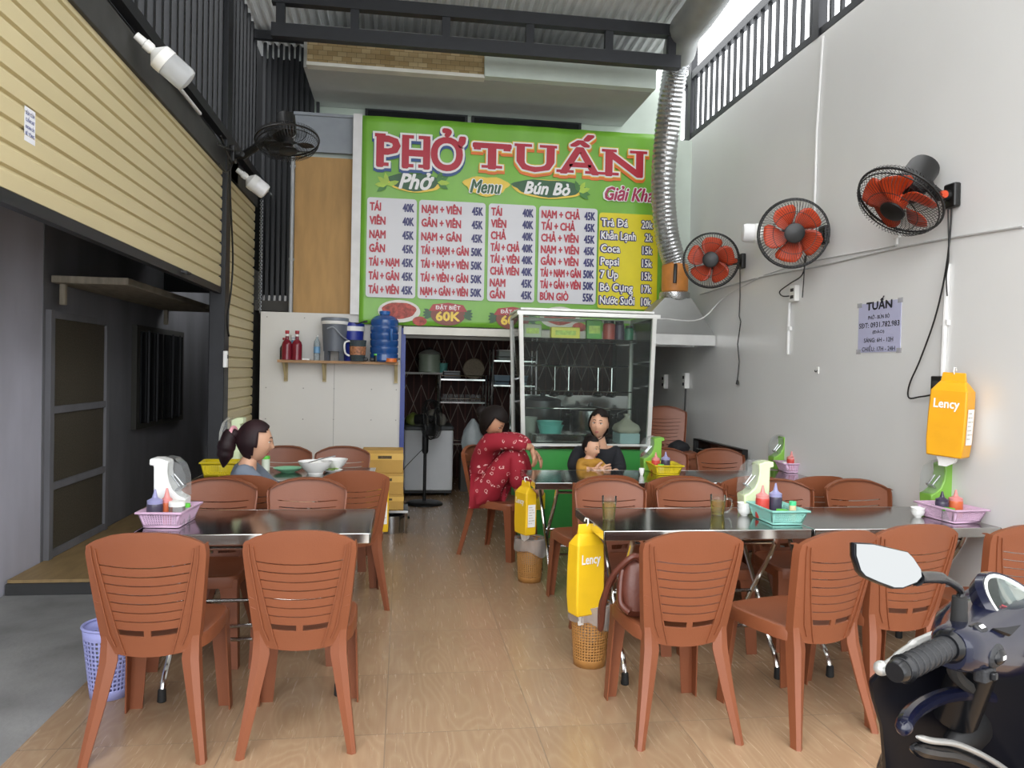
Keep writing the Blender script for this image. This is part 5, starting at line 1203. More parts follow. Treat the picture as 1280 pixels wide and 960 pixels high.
# ------------------------------------------------------------------ cardboard boxes on a low steel stand
p = fy(479, 634, 7.0)
t = thing('low_stand', 'low steel stand under the cardboard boxes with a pot beneath', 'stand', (p.x + .0, 7.0, 0)); zt = p.z
for sx in (-.2, .2):
    for sy in (-.16, .16): MB().tube([(sx, sy, 0), (sx, sy, zt)], .013, 8).build('leg', M_CHROME, t)
MB().box((0, 0, zt - .01), (.44, .36, .02)).build('top', M_STEEL, t)
M_CARD = mat('cardboard', 'C39A4E', .75, var=.06, scale=8)
zz = zt
for k, (h, l) in enumerate(((.135, 'bottom cardboard box of the stack by the blue post'), (.19, 'middle cardboard box of the stack by the blue post'), (.20, 'top cardboard box of the stack by the blue post'))):
    o = thing('cardboard_box', l, 'box', (p.x - .005 * k, 7.0, zz + .0005), 0, 'cardboard boxes by the doorway'); MB().box((0, 0, h / 2), (.36, .30, h)).build('carton', M_CARD, o, bevel=.004)
    MB().box((0, -.151, h * .72), (.362, .002, h * .28)).build('tape_band', mat('carton_tape', 'DDB45A', .3), o); MB().box((.02, -.1525, h * .70), (.12, .001, h * .13)).build('stamp', mat('carton_stamp', '5A4A30', .7, var=.5, scale=60), o)
    zz += h + .001
pot('shallow aluminium pot beneath the low steel stand', p.x + .07, 6.93, 0, .115, .155, mat('bright_pot', 'A8AAAC', .25, 1), False)

heap('black cloth bag lying on the seat of the topmost stacked chair', (2.55, 6.84, .752), .10, .08, .10, mat('black_cloth', '15161A', .8), 'cloth_bag')
# ------------------------------------------------------------------ people
M_SKIN = mat('skin', 'C99C80', .5, var=.04, scale=12); M_SKIN2 = mat('skin_tan', 'B98A6C', .5, var=.04, scale=12); M_HAIR = mat('black_hair', '17110F', .62, spec=.2, var=.3, scale=30, stretch=(1, 1, .2)); M_HAIR2 = mat('maroon_black_hair', '241216', .55, spec=.3, var=.5, scale=20, stretch=(1, 1, .25))
M_EYE = mat('eye_dark', '1A1412', .25); M_EYEW = mat('eye_white', 'DCD6CE', .3); M_LIP = mat('lips', 'A85C56', .4); M_BROW = mat('brow', '2A1E1A', .7)
def hdir(x, y, z):
    # radius offsets of a face looking along +Y, unit direction in, point out (metres, adult)
    px, py, pz = x * .073, y * .092, z * .113
    if z < 0:
        px *= 1 - .30 * (-z) ** 1.6; py *= (1 - .18 * (-z) ** 2) if y > 0 else (1 - .45 * (-z) ** 1.2)
    if y < 0: pz *= 1; py *= 1.04
    g = lambda cx, cz, sx_, sz_: math.exp(-((x - cx) / sx_) ** 2 - ((z - cz) / sz_) ** 2)
    if y > 0:
        py += .017 * g(0, -.22, .13, .13) + .008 * g(0, -.02, .10, .2)           # nose
        py -= .007 * (g(.36, .06, .2, .14) + g(-.36, .06, .2, .14))              # eye sockets
        py += .004 * (g(.33, .24, .3, .08) + g(-.33, .24, .3, .08))              # brow
        py += .006 * g(0, -.55, .24, .10) - .004 * g(0, -.42, .2, .05)           # mouth
        py += .009 * g(0, -.85, .3, .14)                                         # chin
        py += .004 * (g(.5, -.2, .2, .2) + g(-.5, -.2, .2, .2))                  # cheeks
    return Vector((px, py, pz))
def sphdirs(n, m):
    for i in range(m + 1):
        for j in range(n):
            t = math.pi * i / m; a = 2 * math.pi * j / n; yield (math.sin(t) * math.sin(a), math.sin(t) * math.cos(a), math.cos(t))
def head(mb, M, s=1.0):
    n, m = 36, 30; vs = [M @ (hdir(*d) * s) for d in sphdirs(n, m)]; fs = []
    for i in range(m):
        for j in range(n): fs.append((i * n + j, (i + 1) * n + j, (i + 1) * n + (j + 1) % n, i * n + (j + 1) % n))
    mb.mat(0).add(vs, fs)
    for q in (-1, 1):
        R3 = M.to_3x3()
        mb.mat(0).sphere(M @ (Vector((q * .074, -.008, -.006)) * s), .02 * s, 10, 8, (.35, .7, 1.35), R3)
        e = hdir(q * .36, math.sqrt(1 - .36 ** 2 - .0036), .06)
        mb.mat(2).sphere(M @ ((e + Vector((0, -.006, 0))) * s), .013 * s, 12, 8, (1.15, .75, .52), R3)
        mb.mat(1).sphere(M @ ((e + Vector((0, -.0015, 0))) * s), .0072 * s, 10, 8, (1, .9, .85), R3)
        pts = []
        for k in range(5):
            xx = .16 + .38 * k / 4; zz = .25 + .06 * math.sin(math.pi * k / 4); e = hdir(q * xx, math.sqrt(max(0, 1 - xx * xx - zz * zz)), zz); pts.append(M @ ((e + Vector((0, .0008, 0))) * s))
        mb.mat(4).tube(pts, [.0015 * s, .0028 * s, .003 * s, .0025 * s, .001 * s], 6)
        pts = []
        for k in range(5):
            xx = .17 + .40 * k / 4; zz = .09 + .035 * math.sin(math.pi * k / 4); e = hdir(q * xx, math.sqrt(max(0, 1 - xx * xx - zz * zz)), zz); pts.append(M @ ((e + Vector((0, .002, 0))) * s))
        mb.mat(1).tube(pts, .0014 * s, 5)
    for zz, th in ((-.51, .0038), (-.59, .0046)):
        pts = []
        for k in range(7):
            xx = -.26 + .52 * k / 6; e = hdir(xx, math.sqrt(max(0, 1 - xx * xx - zz * zz)), zz + .03 * abs(xx) * (1 if zz < -.55 else -1)); pts.append(M @ (e * s))
        mb.mat(3).tube(pts, [.001 * s, th * .8 * s, th * s, th * .9 * s, th * s, th * .8 * s, .001 * s], 6)
    mb.mat(0)
def hair_shell(M, s, cover, k=1.08, add=0.006):
    n, m = 36, 30; D = list(sphdirs(n, m)); mb = MB()
    vs = [M @ ((hdir(*d) * k + Vector(d) * add) * s) for d in D]; fs = []
    for i in range(m):
        for j in range(n):
            f = (i * n + j, (i + 1) * n + j, (i + 1) * n + (j + 1) % n, i * n + (j + 1) % n)
            if all(cover(*D[q]) for q in f): fs.append(f)
    mb.add(vs, fs); return mb
def orient(pos, yaw, pitch=0, roll=0):
    # yaw: degrees from +Y towards +X; pitch up positive
    return Matrix.Translation(pos) @ Matrix.Rotation(R(-yaw), 4, 'Z') @ Matrix.Rotation(R(pitch), 4, 'X') @ Matrix.Rotation(R(roll), 4, 'Y')
def hand(wrist, d, pn, side=1, curl=35, s=1.0):
    # d: direction of the fingers, pn: palm normal, side: where the thumb lies; returns an evaluated skin
    d = Vector(d).normalized(); pn = Vector(pn); pn = (pn - d * pn.dot(d)).normalized(); lat = d.cross(pn) * side; w_ = Vector(wrist)
    P = {'w': (w_, .021 * s), 'p': (w_ + d * .04 * s, (.024 * s)), 'k': (w_ + d * .075 * s, .022 * s)}; E = [('w', 'p'), ('p', 'k')]
    for i, (o, L_) in enumerate(((.030, .068), (.010, .078), (-.010, .073), (-.029, .058))):
        b = w_ + d * .088 * s + lat * o * s; P['b%d' % i] = (b, .0105 * s); E.append(('k', 'b%d' % i)); prev = 'b%d' % i; a = 0; p = b
        for j, f in enumerate((.45, .32, .23)):
            a += curl * (.55 if j == 0 else .8) + i * 2; dd = (d * math.cos(R(a)) + pn * math.sin(R(a)) + lat * o * 2.2).normalized()
            p = p + dd * L_ * f * s; nm = 'f%d%d' % (i, j); P[nm] = (p, (.0098, .0088, .0072)[j] * s); E.append((prev, nm)); prev = nm
    t0 = w_ + d * .028 * s + lat * .026 * s; t1 = t0 + (d * .7 + lat * .65 + pn * .35).normalized() * .034 * s; t2 = t1 + (d * .9 + lat * .25 + pn * .45).normalized() * .028 * s
    P['t0'] = (t0, .014 * s); P['t1'] = (t1, .0115 * s); P['t2'] = (t2, .0085 * s); E += [('p', 't0'), ('t0', 't1'), ('t1', 't2')]
    return skin(P, E, 1, 'w')
def person(label, base, joints, edges, head_M, hs, skin_m, hands, clothes, hairs, root):
    B = Vector(base); T = Matrix.Translation(-B)
    mb = MB()
    cov = set(n for c_ in clothes for n in c_[1] if n in joints)
    joints = {n: (p, r * (.78 if n in cov and n not in ('rk', 'lk', 'ra', 'la') else 1)) for n, (p, r) in joints.items()}
    me = skin(joints, edges, 2, root); mb.mesh(me, T, 0); bpy.data.meshes.remove(me)
    for h in hands: mb.mesh(h, T, 0)
    head(mb, T @ head_M, hs)
    o = mb.build('person', [skin_m, M_EYE, M_EYEW, M_LIP, M_BROW], None, smooth=80, loc=B); tag(o, label, 'person')
    for nm, j, e, m_, rt in clothes:
        me = skin(j, e, 2, rt); c = MB(); c.mesh(me, T, 0); bpy.data.meshes.remove(me); c.build(nm, m_, o, smooth=80)
    for nm, hm, m_ in hairs: hm.xf(T); hm.build(nm, m_, o, smooth=70, solid=.004 if nm == 'hair' else 0)
    return o
def grow(J, names, dr): return {n: (J[n][0], J[n][1] + dr) for n in names}
# --- woman in grey at the back left table, in profile
def pyj():
    m = mat('red_print_cotton', '951A2C', .8, var=.12, scale=5); nt = m.node_tree; N = nt.nodes; L = nt.links; p = N['Principled BSDF']
    base = p.inputs['Base Color'].links[0].from_socket; t = N.new('ShaderNodeTexCoord'); v = N.new('ShaderNodeTexVoronoi'); v.inputs['Scale'].default_value = 19; v.inputs['Randomness'].default_value = .8
    ns = N.new('ShaderNodeTexNoise'); ns.inputs['Scale'].default_value = 24; L.new(t.outputs['Object'], ns.inputs['Vector']); ad = N.new('ShaderNodeMixRGB'); ad.inputs[0].default_value = .05; L.new(t.outputs['Object'], ad.inputs[1]); L.new(ns.outputs['Color'], ad.inputs[2]); L.new(ad.outputs[0], v.inputs['Vector'])
    r = N.new('ShaderNodeValToRGB'); r.color_ramp.interpolation = 'CONSTANT'; e = r.color_ramp.elements; e[0].color = (0, 0, 0, 1); e[1].position = .20; e[1].color = (1, 1, 1, 1); q = e.new(.285); q.color = (0, 0, 0, 1)
    L.new(v.outputs['Distance'], r.inputs[0]); n2 = N.new('ShaderNodeTexNoise'); n2.inputs['Scale'].default_value = 30; L.new(t.outputs['Object'], n2.inputs['Vector'])
    gt = N.new('ShaderNodeMath'); gt.operation = 'GREATER_THAN'; gt.inputs[1].default_value = .41; L.new(n2.outputs['Fac'], gt.inputs[0]); mu = N.new('ShaderNodeMath'); mu.operation = 'MULTIPLY'; L.new(r.outputs[0], mu.inputs[0]); L.new(gt.outputs[0], mu.inputs[1])
    mx = N.new('ShaderNodeMixRGB'); L.new(mu.outputs[0], mx.inputs[0]); L.new(base, mx.inputs[1]); mx.inputs[2].default_value = lin('E2B4B0'); L.new(mx.outputs[0], p.inputs['Base Color']); return m
hc = fy(319, 552, 4.68); HM = orient(hc, 83, -6); nk = hc + V(-.035, 0, -.115)
J = {'pel': (V(-.87, 4.68, .545), .125), 'sp': (V(-.905, 4.69, .66), .115), 'ch': (V(-.915, 4.70, .79), .12), 'nb': (nk + V(-.01, 0, -.02), .058), 'hd': (nk + V(.02, 0, .05), .052),
     'rs': (V(-.90, 4.56, .845), .058), 're': (V(-.74, 4.58, .70), .042), 'rw': (V(-.62, 4.78, .63), .026), 'ls': (V(-.93, 4.85, .85), .058), 'le': (V(-.80, 4.93, .70), .042), 'lw': (V(-.66, 4.98, .64), .026),
     'rh': (V(-.80, 4.66, .535), .08), 'rk': (V(-.70, 5.0, .525), .062), 'ra': (V(-.68, 5.0, .11), .04), 'rt': (V(-.64, 5.11, .045), .038), 'lh': (V(-.93, 4.76, .535), .08), 'lk': (V(-.86, 5.06, .525), .062), 'la': (V(-.84, 5.06, .11), .04), 'lt': (V(-.81, 5.16, .045), .038)}
E_ = chain('pel', 'sp', 'ch', 'nb', 'hd') + chain('ch', 'rs', 're', 'rw') + chain('ch', 'ls', 'le', 'lw') + chain('pel', 'rh', 'rk', 'ra', 'rt') + chain('pel', 'lh', 'lk', 'la', 'lt')
H1 = hand(J['rw'][0], (.5, .85, -.1), (0, 0, -1), -1, 25); H2 = hand(J['lw'][0], (.9, .4, -.08), (0, 0, -1), 1, 25)
M_GT = mat('grey_blue_top', '6C7684', .8, var=.06, scale=14); M_TR = mat('dark_trousers', '2C2E38', .8)
hm = hair_shell(HM, 1.03, lambda x, y, z: y < .30 - .5 * max(0, -z) or (z > .50 and y < .66) , 1.05, .007)
pony = MB(); bk = HM @ V(0, -.10, .03)
pony.tube(spline([bk, bk + V(-.035, -.01, .0), bk + V(-.055, -.02, -.05), bk + V(-.065, -.02, -.11), bk + V(-.075, -.02, -.19)], 6), [.026] * 3 + [.032] * 3 + [.046] * 6 + [.052] * 4 + [.046] * 4 + [.034, .026, .018, .010, .004], 14)
band = MB().ring(bk + V(-.025, -.003, .01), .034, .011, 18, 8, Matrix.Rotation(R(72), 3, 'Z') @ Matrix.Rotation(R(10), 3, 'Y'))
person('woman with a ponytail in a grey-blue top, in profile at the back left table', (-.87, 4.68, .44), J, E_, HM, 1.03, M_SKIN, [H1, H2],
       [('top', dict(grow(J, ('pel', 'sp', 'ch', 'rs', 're', 'ls', 'le'), .014), cn=(nk + V(-.012, 0, -.035), .062), rf=(J['re'][0].lerp(J['rw'][0], .35), .050), lf=(J['le'][0].lerp(J['lw'][0], .35), .050)), chain('pel', 'sp', 'ch', 'cn') + chain('ch', 'rs', 're', 'rf') + chain('ch', 'ls', 'le', 'lf'), M_GT, 'pel'),
        ('trousers', grow(J, ('pel', 'rh', 'rk', 'ra', 'lh', 'lk', 'la'), .016), chain('pel', 'rh', 'rk', 'ra') + chain('pel', 'lh', 'lk', 'la'), M_TR, 'pel')],
       [('hair', hm, M_HAIR2), ('ponytail', pony, M_HAIR2), ('hair_band', band, mat('pink_band', 'D89AA4', .6))], 'pel')
# --- woman in red pyjamas squatting on a chair
M_PYJ = pyj(); f = lambda px, py, y: fy(px, py, y)
hc = f(616, 527, 5.93); HM = orient(hc, 115, -38, 8)
J = {'pel': (f(606, 606, 6.08), .125), 'sp': (f(600, 583, 6.10), .125), 'ch': (f(606, 560, 6.03), .125), 'nb': (f(612, 546, 5.99), .06), 'hd': (f(615, 535, 5.96), .052),
     'rs': (f(611, 551, 5.88), .062), 're': (f(640, 552, 5.76), .044), 'rw': (f(664, 560, 5.80), .027), 'ls': (f(627, 548, 6.12), .058), 'le': (f(652, 551, 6.06), .042), 'lw': (f(667, 562, 5.96), .027),
     'rh': (f(609, 612, 5.97), .095), 'rk': (f(644, 562, 5.84), .066), 'ra': (f(649, 616, 5.86), .046), 'rt': (f(672, 622, 5.76), .034), 'lh': (f(618, 612, 6.12), .095), 'lk': (f(651, 563, 6.02), .066), 'la': (f(657, 615, 6.03), .044), 'lt': (f(680, 616, 5.93), .034)}
H1 = hand(J['rw'][0], (.35, .1, -.95), (-.6, .4, -.2), 1, 22); H2 = hand(J['lw'][0], (.55, -.2, -.8), (-.6, .3, -.3), -1, 22)
hm = hair_shell(HM, 1.02, lambda x, y, z: y < .30 or z > .42, 1.10, .010); bk = HM @ V(0, -.115, .0)
person('woman in red patterned pyjamas squatting on a chair, arms over her knees', J['pel'][0] * 1, J, E_, HM, 1.0, M_SKIN2, [H1, H2],
       [('pyjama_top', dict(grow(J, ('pel', 'sp', 'ch', 'rs', 're', 'ls', 'le'), .022), cn=(J['nb'][0] + V(-.005, 0, -.015), .07), rf=(J['re'][0].lerp(J['rw'][0], .75), .052), lf=(J['le'][0].lerp(J['lw'][0], .75), .050)), chain('pel', 'sp', 'ch', 'cn') + chain('ch', 'rs', 're', 'rf') + chain('ch', 'ls', 'le', 'lf'), M_PYJ, 'pel'),
        ('pyjama_trousers', dict(grow(J, ('pel', 'rh', 'rk', 'lh', 'lk'), .018), ra=(J['ra'][0] + V(0, 0, .02), .072), la=(J['la'][0] + V(0, 0, .02), .068)), chain('pel', 'rh', 'rk', 'ra') + chain('pel', 'lh', 'lk', 'la'), M_PYJ, 'pel')],
       [('hair', hm, M_HAIR), ('hair_bun', MB().sphere(bk, .048, 16, 12, (1, .8, 1)), M_HAIR)], 'pel')
# --- mother in black
hc = f(749, 530, 5.86); HM = orient(hc, 205, 2, -4)
J = {'pel': (V(1.60, 5.95, .56), .125), 'sp': (V(1.60, 5.95, .68), .112), 'ch': (f(747, 568, 5.93), .118), 'nb': (f(749, 552, 5.92), .055), 'hd': (f(749, 540, 5.89), .05),
     'rs': (f(724, 563, 5.93), .058), 're': (f(716, 586, 5.84), .044), 'rw': (V(1.44, 5.655, .72), .026), 'ls': (f(769, 563, 5.93), .058), 'le': (f(775, 588, 5.84), .044), 'lw': (V(1.60, 5.67, .70), .026),
     'rh': (V(1.50, 5.92, .54), .085), 'rk': (V(1.42, 5.52, .53), .064), 'ra': (V(1.42, 5.50, .11), .04), 'rt': (V(1.41, 5.40, .045), .038), 'lh': (V(1.70, 5.92, .54), .085), 'lk': (V(1.74, 5.52, .53), .064), 'la': (V(1.74, 5.50, .11), .04), 'lt': (V(1.75, 5.40, .045), .038)}
H1 = hand(J['rw'][0], (.9, -.1, .05), (0, .9, 0), 1, 35); H2 = hand(J['lw'][0], (-.9, -.1, .05), (0, .9, 0), -1, 35)
hm = hair_shell(HM, .97, lambda x, y, z: y < .28 - .35 * max(0, -z) or (z > .50 and y < .80 + .06 * abs(x)), 1.07, .007)
M_BT = mat('black_top', '14161C', .85, var=.1)
person('mother in a black top holding the baby behind the rear table', (1.60, 5.95, .44), J, E_, HM, .97, M_SKIN, [H1, H2],
       [('top', dict(grow(J, ('pel', 'sp', 'ch', 'rs', 're', 'ls', 'le'), .016), cn=(J['nb'][0] + V(0, -.005, -.055), .08), rf=(J['re'][0].lerp(J['rw'][0], .7), .046), lf=(J['le'][0].lerp(J['lw'][0], .7), .046)), chain('pel', 'sp', 'ch', 'cn') + chain('ch', 'rs', 're', 'rf') + chain('ch', 'ls', 'le', 'lf'), M_BT, 'pel'),
        ('trousers', grow(J, ('pel', 'rh', 'rk', 'ra', 'lh', 'lk', 'la'), .016), chain('pel', 'rh', 'rk', 'ra') + chain('pel', 'lh', 'lk', 'la'), M_TR, 'pel')],
       [('hair', hm, M_HAIR), ('hair_bun', MB().sphere(HM @ V(0, -.105, -.01), .045, 16, 12), M_HAIR)], 'pel')
# --- baby in mustard
hc = f(739, 559, 5.70); HM = orient(hc, 140, -12, 6)
J = {'pel': (V(hc.x + .01, 5.74, .645), .075), 'ch': (V(hc.x - .005, 5.725, .765), .068), 'nb': (hc + V(-.005, .01, -.07), .036), 'hd': (hc + V(0, .005, -.03), .036),
     'rs': (hc + V(-.075, .0, -.115), .034), 're': (hc + V(-.10, -.03, -.17), .027), 'rw': (hc + V(-.02, -.07, -.155), .019), 'ls': (hc + V(.07, .03, -.115), .034), 'le': (hc + V(.10, -.01, -.165), .027), 'lw': (hc + V(.05, -.06, -.15), .019),
     'rh': (V(hc.x - .04, 5.70, .625), .05), 'rk': (V(hc.x - .05, 5.64, .62), .04), 'lh': (V(hc.x + .05, 5.70, .625), .05), 'lk': (V(hc.x + .06, 5.64, .62), .04)}
Eb = chain('pel', 'ch', 'nb', 'hd') + chain('ch', 'rs', 're', 'rw') + chain('ch', 'ls', 'le', 'lw') + chain('pel', 'rh', 'rk') + chain('pel', 'lh', 'lk')
H1 = hand(J['rw'][0], (.9, -.3, .1), (0, 0, -1), -1, 40, .5); H2 = hand(J['lw'][0], (-.6, -.7, .1), (0, 0, -1), 1, 40, .5)
hm = hair_shell(HM, .76, lambda x, y, z: (y < .15 and z > -.35) or (z > .62), 1.03, .002)
M_MUS = mat('mustard_cotton', 'A67A2A', .85, var=.12, scale=20)
person('short haired baby in a mustard outfit held by the mother', (hc.x, 5.74, .56), J, Eb, HM, .76, M_SKIN, [H1, H2],
       [('romper', dict(grow(J, ('pel', 'ch', 'rs', 're', 'ls', 'le', 'rh', 'rk', 'lh', 'lk'), .014), cn=(J['nb'][0] + V(0, 0, -.02), .045), rf=(J['re'][0].lerp(J['rw'][0], .8), .030), lf=(J['le'][0].lerp(J['lw'][0], .8), .030)), chain('pel', 'ch', 'cn') + chain('ch', 'rs', 're', 'rf') + chain('ch', 'ls', 'le', 'lf') + chain('pel', 'rh', 'rk') + chain('pel', 'lh', 'lk'), M_MUS, 'pel')],
       [('hair', hm, M_HAIR)], 'pel')
# ------------------------------------------------------------------ scooter parked at the right, seen from its rider's side
M_NAVY_P = mat('navy_gloss_paint', '0C1026', .2, spec=.35, var=.1, coat=.35); M_BLKG = mat('gloss_black', '0E0F12', .25, spec=.4, var=.1); M_GRIP = mat('grip_rubber', '1E1F22', .6, bump=.2, bscale=200); M_LEV = mat('cast_silver', 'BDBDBA', .35, .6)
t = thing('motor_scooter', 'dark navy scooter at the right edge, its mirror over the chairs', 'scooter', (1.030, 1.183, 0), 28)
MB().tube([(-.345, 0, 1.028), (-.205, 0, 1.034)], [.0175, .0175], 20).build('grip', M_GRIP, t)
mb = MB()
for k in range(7): mb.ring((-.325 + .017 * k, 0, 1.029 + .0006 * k), .0178, .0014, 20, 5, Matrix.Rotation(R(90), 3, 'Z'))
mb.build('grip_ribs', M_GRIP, t)
MB().tube([(-.362, 0, 1.0275), (-.352, 0, 1.028), (-.345, 0, 1.028), (-.338, 0, 1.028)], [.014, .017, .0165, .021], 20).build('bar_end', M_BLKG, t); MB().tube([(-.208, 0, 1.034), (-.200, 0, 1.034), (-.188, 0, 1.034)], [.021, .026, .028], 20).build('grip_collar', M_BLKG, t)
MB().tube(spline([(-.10, .045, 1.024), (-.15, .056, 1.019), (-.20, .058, 1.015), (-.26, .052, 1.011), (-.305, .048, 1.008)], 6), [.010] * 6 + [.009] * 6 + [.0068] * 6 + [.0055] * 7, 10).sphere((-.310, .047, 1.008), .0115, 14, 10).build('brake_lever', M_LEV, t)
# mirrored pair of right-hand controls, mostly outside the picture
MB().tube([(.325, 0, 1.034), (.465, 0, 1.028)], .0175, 20).build('grip', M_GRIP, t); MB().tube([(.482, 0, 1.0275), (.458, 0, 1.028)], .017, 16).build('bar_end', M_BLKG, t)
def sec(x, cy, cz, ry, rz, n=24, p=.75):
    return [V(x, cy + ry * math.copysign(abs(math.cos(2 * math.pi * k / n)) ** p, math.cos(2 * math.pi * k / n)), cz + rz * math.copysign(abs(math.sin(2 * math.pi * k / n)) ** p, math.sin(2 * math.pi * k / n))) for k in range(n)]
S_ = [(-.198, .0, 1.030, .027, .030), (-.185, .0, 1.028, .034, .034), (-.15, .004, 1.022, .040, .036), (-.11, .010, 1.014, .046, .042), (-.06, .02, 1.004, .058, .050), (0, .03, .996, .07, .058), (.06, .035, .994, .075, .060)]
MB().loft([sec(*s) for s in S_] + [sec(.12 - s[0], *s[1:]) for s in S_[-2::-1]]).build('handlebar_cover', M_NAVY_P, t, smooth=60)
# controls on the cover
tilt = Matrix.Rotation(R(38), 3, 'X')
o = MB().rbox((-.125, -.012, 1.047), (.040, .026, .012), .006, 4, tilt).build('dip_switch', M_BLKG, t); MB().rbox((-.125, -.016, 1.054), (.026, .016, .006), .004, 4, tilt).build('rocker', M_GRIP, o); MB().box((-.125, -.0185, 1.0575), (.014, .006, .001), tilt).build('marking', M_WH, o)
o = MB().sphere((-.112, -.033, 1.012), .026, 18, 12, (1.1, .35, .75)).build('horn_bezel', M_GRIP, t); MB().sphere((-.112, -.040, 1.012), .017, 18, 12, (1.1, .4, .7)).build('horn_button', M_BLKG, o); MB().box((-.112, -.0472, 1.013), (.010, .001, .006)).build('marking', M_WH, o)
o = MB().rbox((-.130, -.026, .985), (.040, .02, .022), .005).build('indicator_switch', M_GRIP, t); MB().rbox((-.130, -.038, .985), (.014, .012, .012), .004).build('slider', M_BLKG, o)
# dial
cz = Matrix.Rotation(R(42), 3, 'X'); c = V(.088, .0, 1.030)
MB().lathe([(.094, -.02), (.098, 0), (.09, .010), (.084, .006)], c, 36, cz, caps=False).build('dial_surround', M_NAVY_P, t); MB().lathe([(.083, .004), (.086, .009), (.080, .009), (.080, .004), (.083, .004)], c, 36, cz, caps=False).build('dial_ring', M_WHITE, t)
MB().lathe([(.081, .003), (0, .003)], c, 36, cz, caps=True).build('dial_face', mat('dial_silver', 'B9BEC6', .4, .3), t); MB().lathe([(.081, .006), (.05, .014), (0, .018)], c, 36, cz).build('dial_glass', M_GLASS, t)
a_ = c + cz @ V(0, 0, .006); MB().tube([a_, a_ + cz @ V(-.05, .03, .002)], .0015, 5).build('needle', M_RED, t)
for s in (-1, 1): MB().prism([V(.06 + s * .09, -.035, 1.045), V(.06 + s * .13, -.028, 1.046), V(.06 + s * .16, -.02, 1.048), V(.06 + s * .13, -.036, 1.036)], (0, -.004, .004)).build('trim_wedge', M_BLKG, t)
# front visor behind the dial
rows_ = []
for y, z, w_ in ((.06, .985, .135), (.07, 1.015, .135), (.10, 1.035, .12), (.14, 1.030, .10), (.19, .98, .10), (.21, .90, .11)):
    rows_.append([V(.215 + w_ * math.sin(a), y - .05 * (1 - math.cos(a)), z - .035 * (1 - math.cos(a))) for a in [R(-90 + 15 * k) for k in range(13)]])
MB().loft(rows_, caps=False, closed=False).build('visor', M_NAVY_P, t, solid=.006, smooth=60)
# mirrors
Mi = t.matrix_basis.inverted()
CX = .06
nrm = V(-.16, -.95, .27).normalized(); P0 = fy(1115, 708, 1.02)
def on_plane(px, py):
    d = _ray(px, py); o_ = V(0, 0, EYE); return o_ + d * ((P0 - o_).dot(nrm) / d.dot(nrm))
out = [on_plane(*p) for p in ((1068, 679), (1090, 680), (1134, 690), (1141, 697), (1151, 712), (1152, 721), (1146, 728), (1128, 735), (1117, 735), (1098, 728), (1080, 720), (1074, 713), (1068, 694))]
cen = sum(out, V(0, 0, 0)) / len(out)
toL = lambda P: [Mi @ p for p in P]
sc_ = lambda f, off: toL([cen + (p - cen) * f - nrm * off for p in out])
hs = MB().loft([sc_(1.0, -.001), sc_(1.045, .003), sc_(1.04, .012), sc_(.85, .026), sc_(.4, .034)]).build('mirror_housing', M_BLKG, t, smooth=50)
mg = MB(); mg.add(sc_(.965, -.0035) , [tuple(range(len(out)))]); mg.add(sc_(.965, -.0015), [tuple(range(len(out)))]); mg.build('mirror_glass', mat('mirror_silver', '7F807F', .02, 1, var=0), hs, smooth=0)
fl = lambda P: [V(2 * CX - p.x, p.y, p.z) for p in P]
MB().loft([fl(q) for q in (sc_(1.0, -.001), sc_(1.045, .003), sc_(1.04, .012), sc_(.85, .026), sc_(.4, .034))]).build('mirror_housing', M_BLKG, t, smooth=50)
hinge = Mi @ (on_plane(1150, 722) - nrm * .012)
for fl_ in (lambda P: P, fl):
    root = V(-.118, .020, 1.045); st = root + V(0, 0, .045)
    MB().tube(fl_([root, root + V(0, 0, .022), root + V(0, 0, .05)]), [.014, .0125, .0115], 14).build('mirror_boot', M_RUB, t)
    MB().tube(fl_(spline([st, st + V(-.002, 0, .018), st.lerp(hinge, .55) + V(.012, 0, .014), hinge], 6)), [.0062] * 12 + [.009] * 6 + [.012], 12).build('mirror_stem', M_BLKG, t)
# body below, square to the wheels while the bars are turned left on the lock
A_ = Matrix.Translation((.165, .10, 0)) @ Matrix.Rotation(R(-52), 4, 'Z')
def body(mb, *a_, **k_): return mb.xf(A_).build(*a_, **k_)
def shield(z, w_, y, d):
    n = 24; r = []
    for k in range(n):
        a = 2 * math.pi * k / n; r.append(V(w_ * math.copysign(abs(math.cos(a)) ** .7, math.cos(a)), y + d * math.sin(a) - .11 * (abs(math.cos(a)) ** 2) * (1 if w_ > .1 else .3), z))
    return r
body(MB().loft([shield(.30, .15, .16, .06), shield(.42, .155, .17, .07), shield(.55, .16, .15, .075), shield(.68, .17, .11, .07), shield(.77, .185, .07, .06), shield(.83, .205, .05, .055), shield(.865, .212, .035, .05), shield(.89, .195, .025, .044), shield(.905, .17, .02, .036), shield(.912, .11, .015, .02)]), 'leg_shield', mat('shield_black', '0C0D14', .38, spec=.25), t, smooth=60)
def lplane(px, py, yl):
    d = t_inv3 @ _ray(px, py); o_ = Mi @ V(0, 0, EYE); return o_ + d * ((yl - o_.y) / d.y)
t_inv3 = Mi.to_3x3()
MB().tube(spline([lplane(*p) for p in ((1129, 918, .03), (1133, 900, .04), (1152, 882, .06), (1185, 869, .075), (1225, 868, .085), (1262, 880, .08), (1290, 905, .07), (1305, 940, .06))], 6), [.004, .008, .011] + [.013] * 37 + [.008, .005, .003], 10).build('shield_lip', M_NAVY_P, t)
MB().tube(spline([lplane(*p) for p in ((1146, 921, .045), (1165, 926, .045), (1195, 930, .05), (1230, 945, .05), (1262, 966, .05), (1292, 995, .05))], 6), [.002, .0035, .0045] + [.0055] * 28, 10).build('chrome_trim', M_LEV, t)
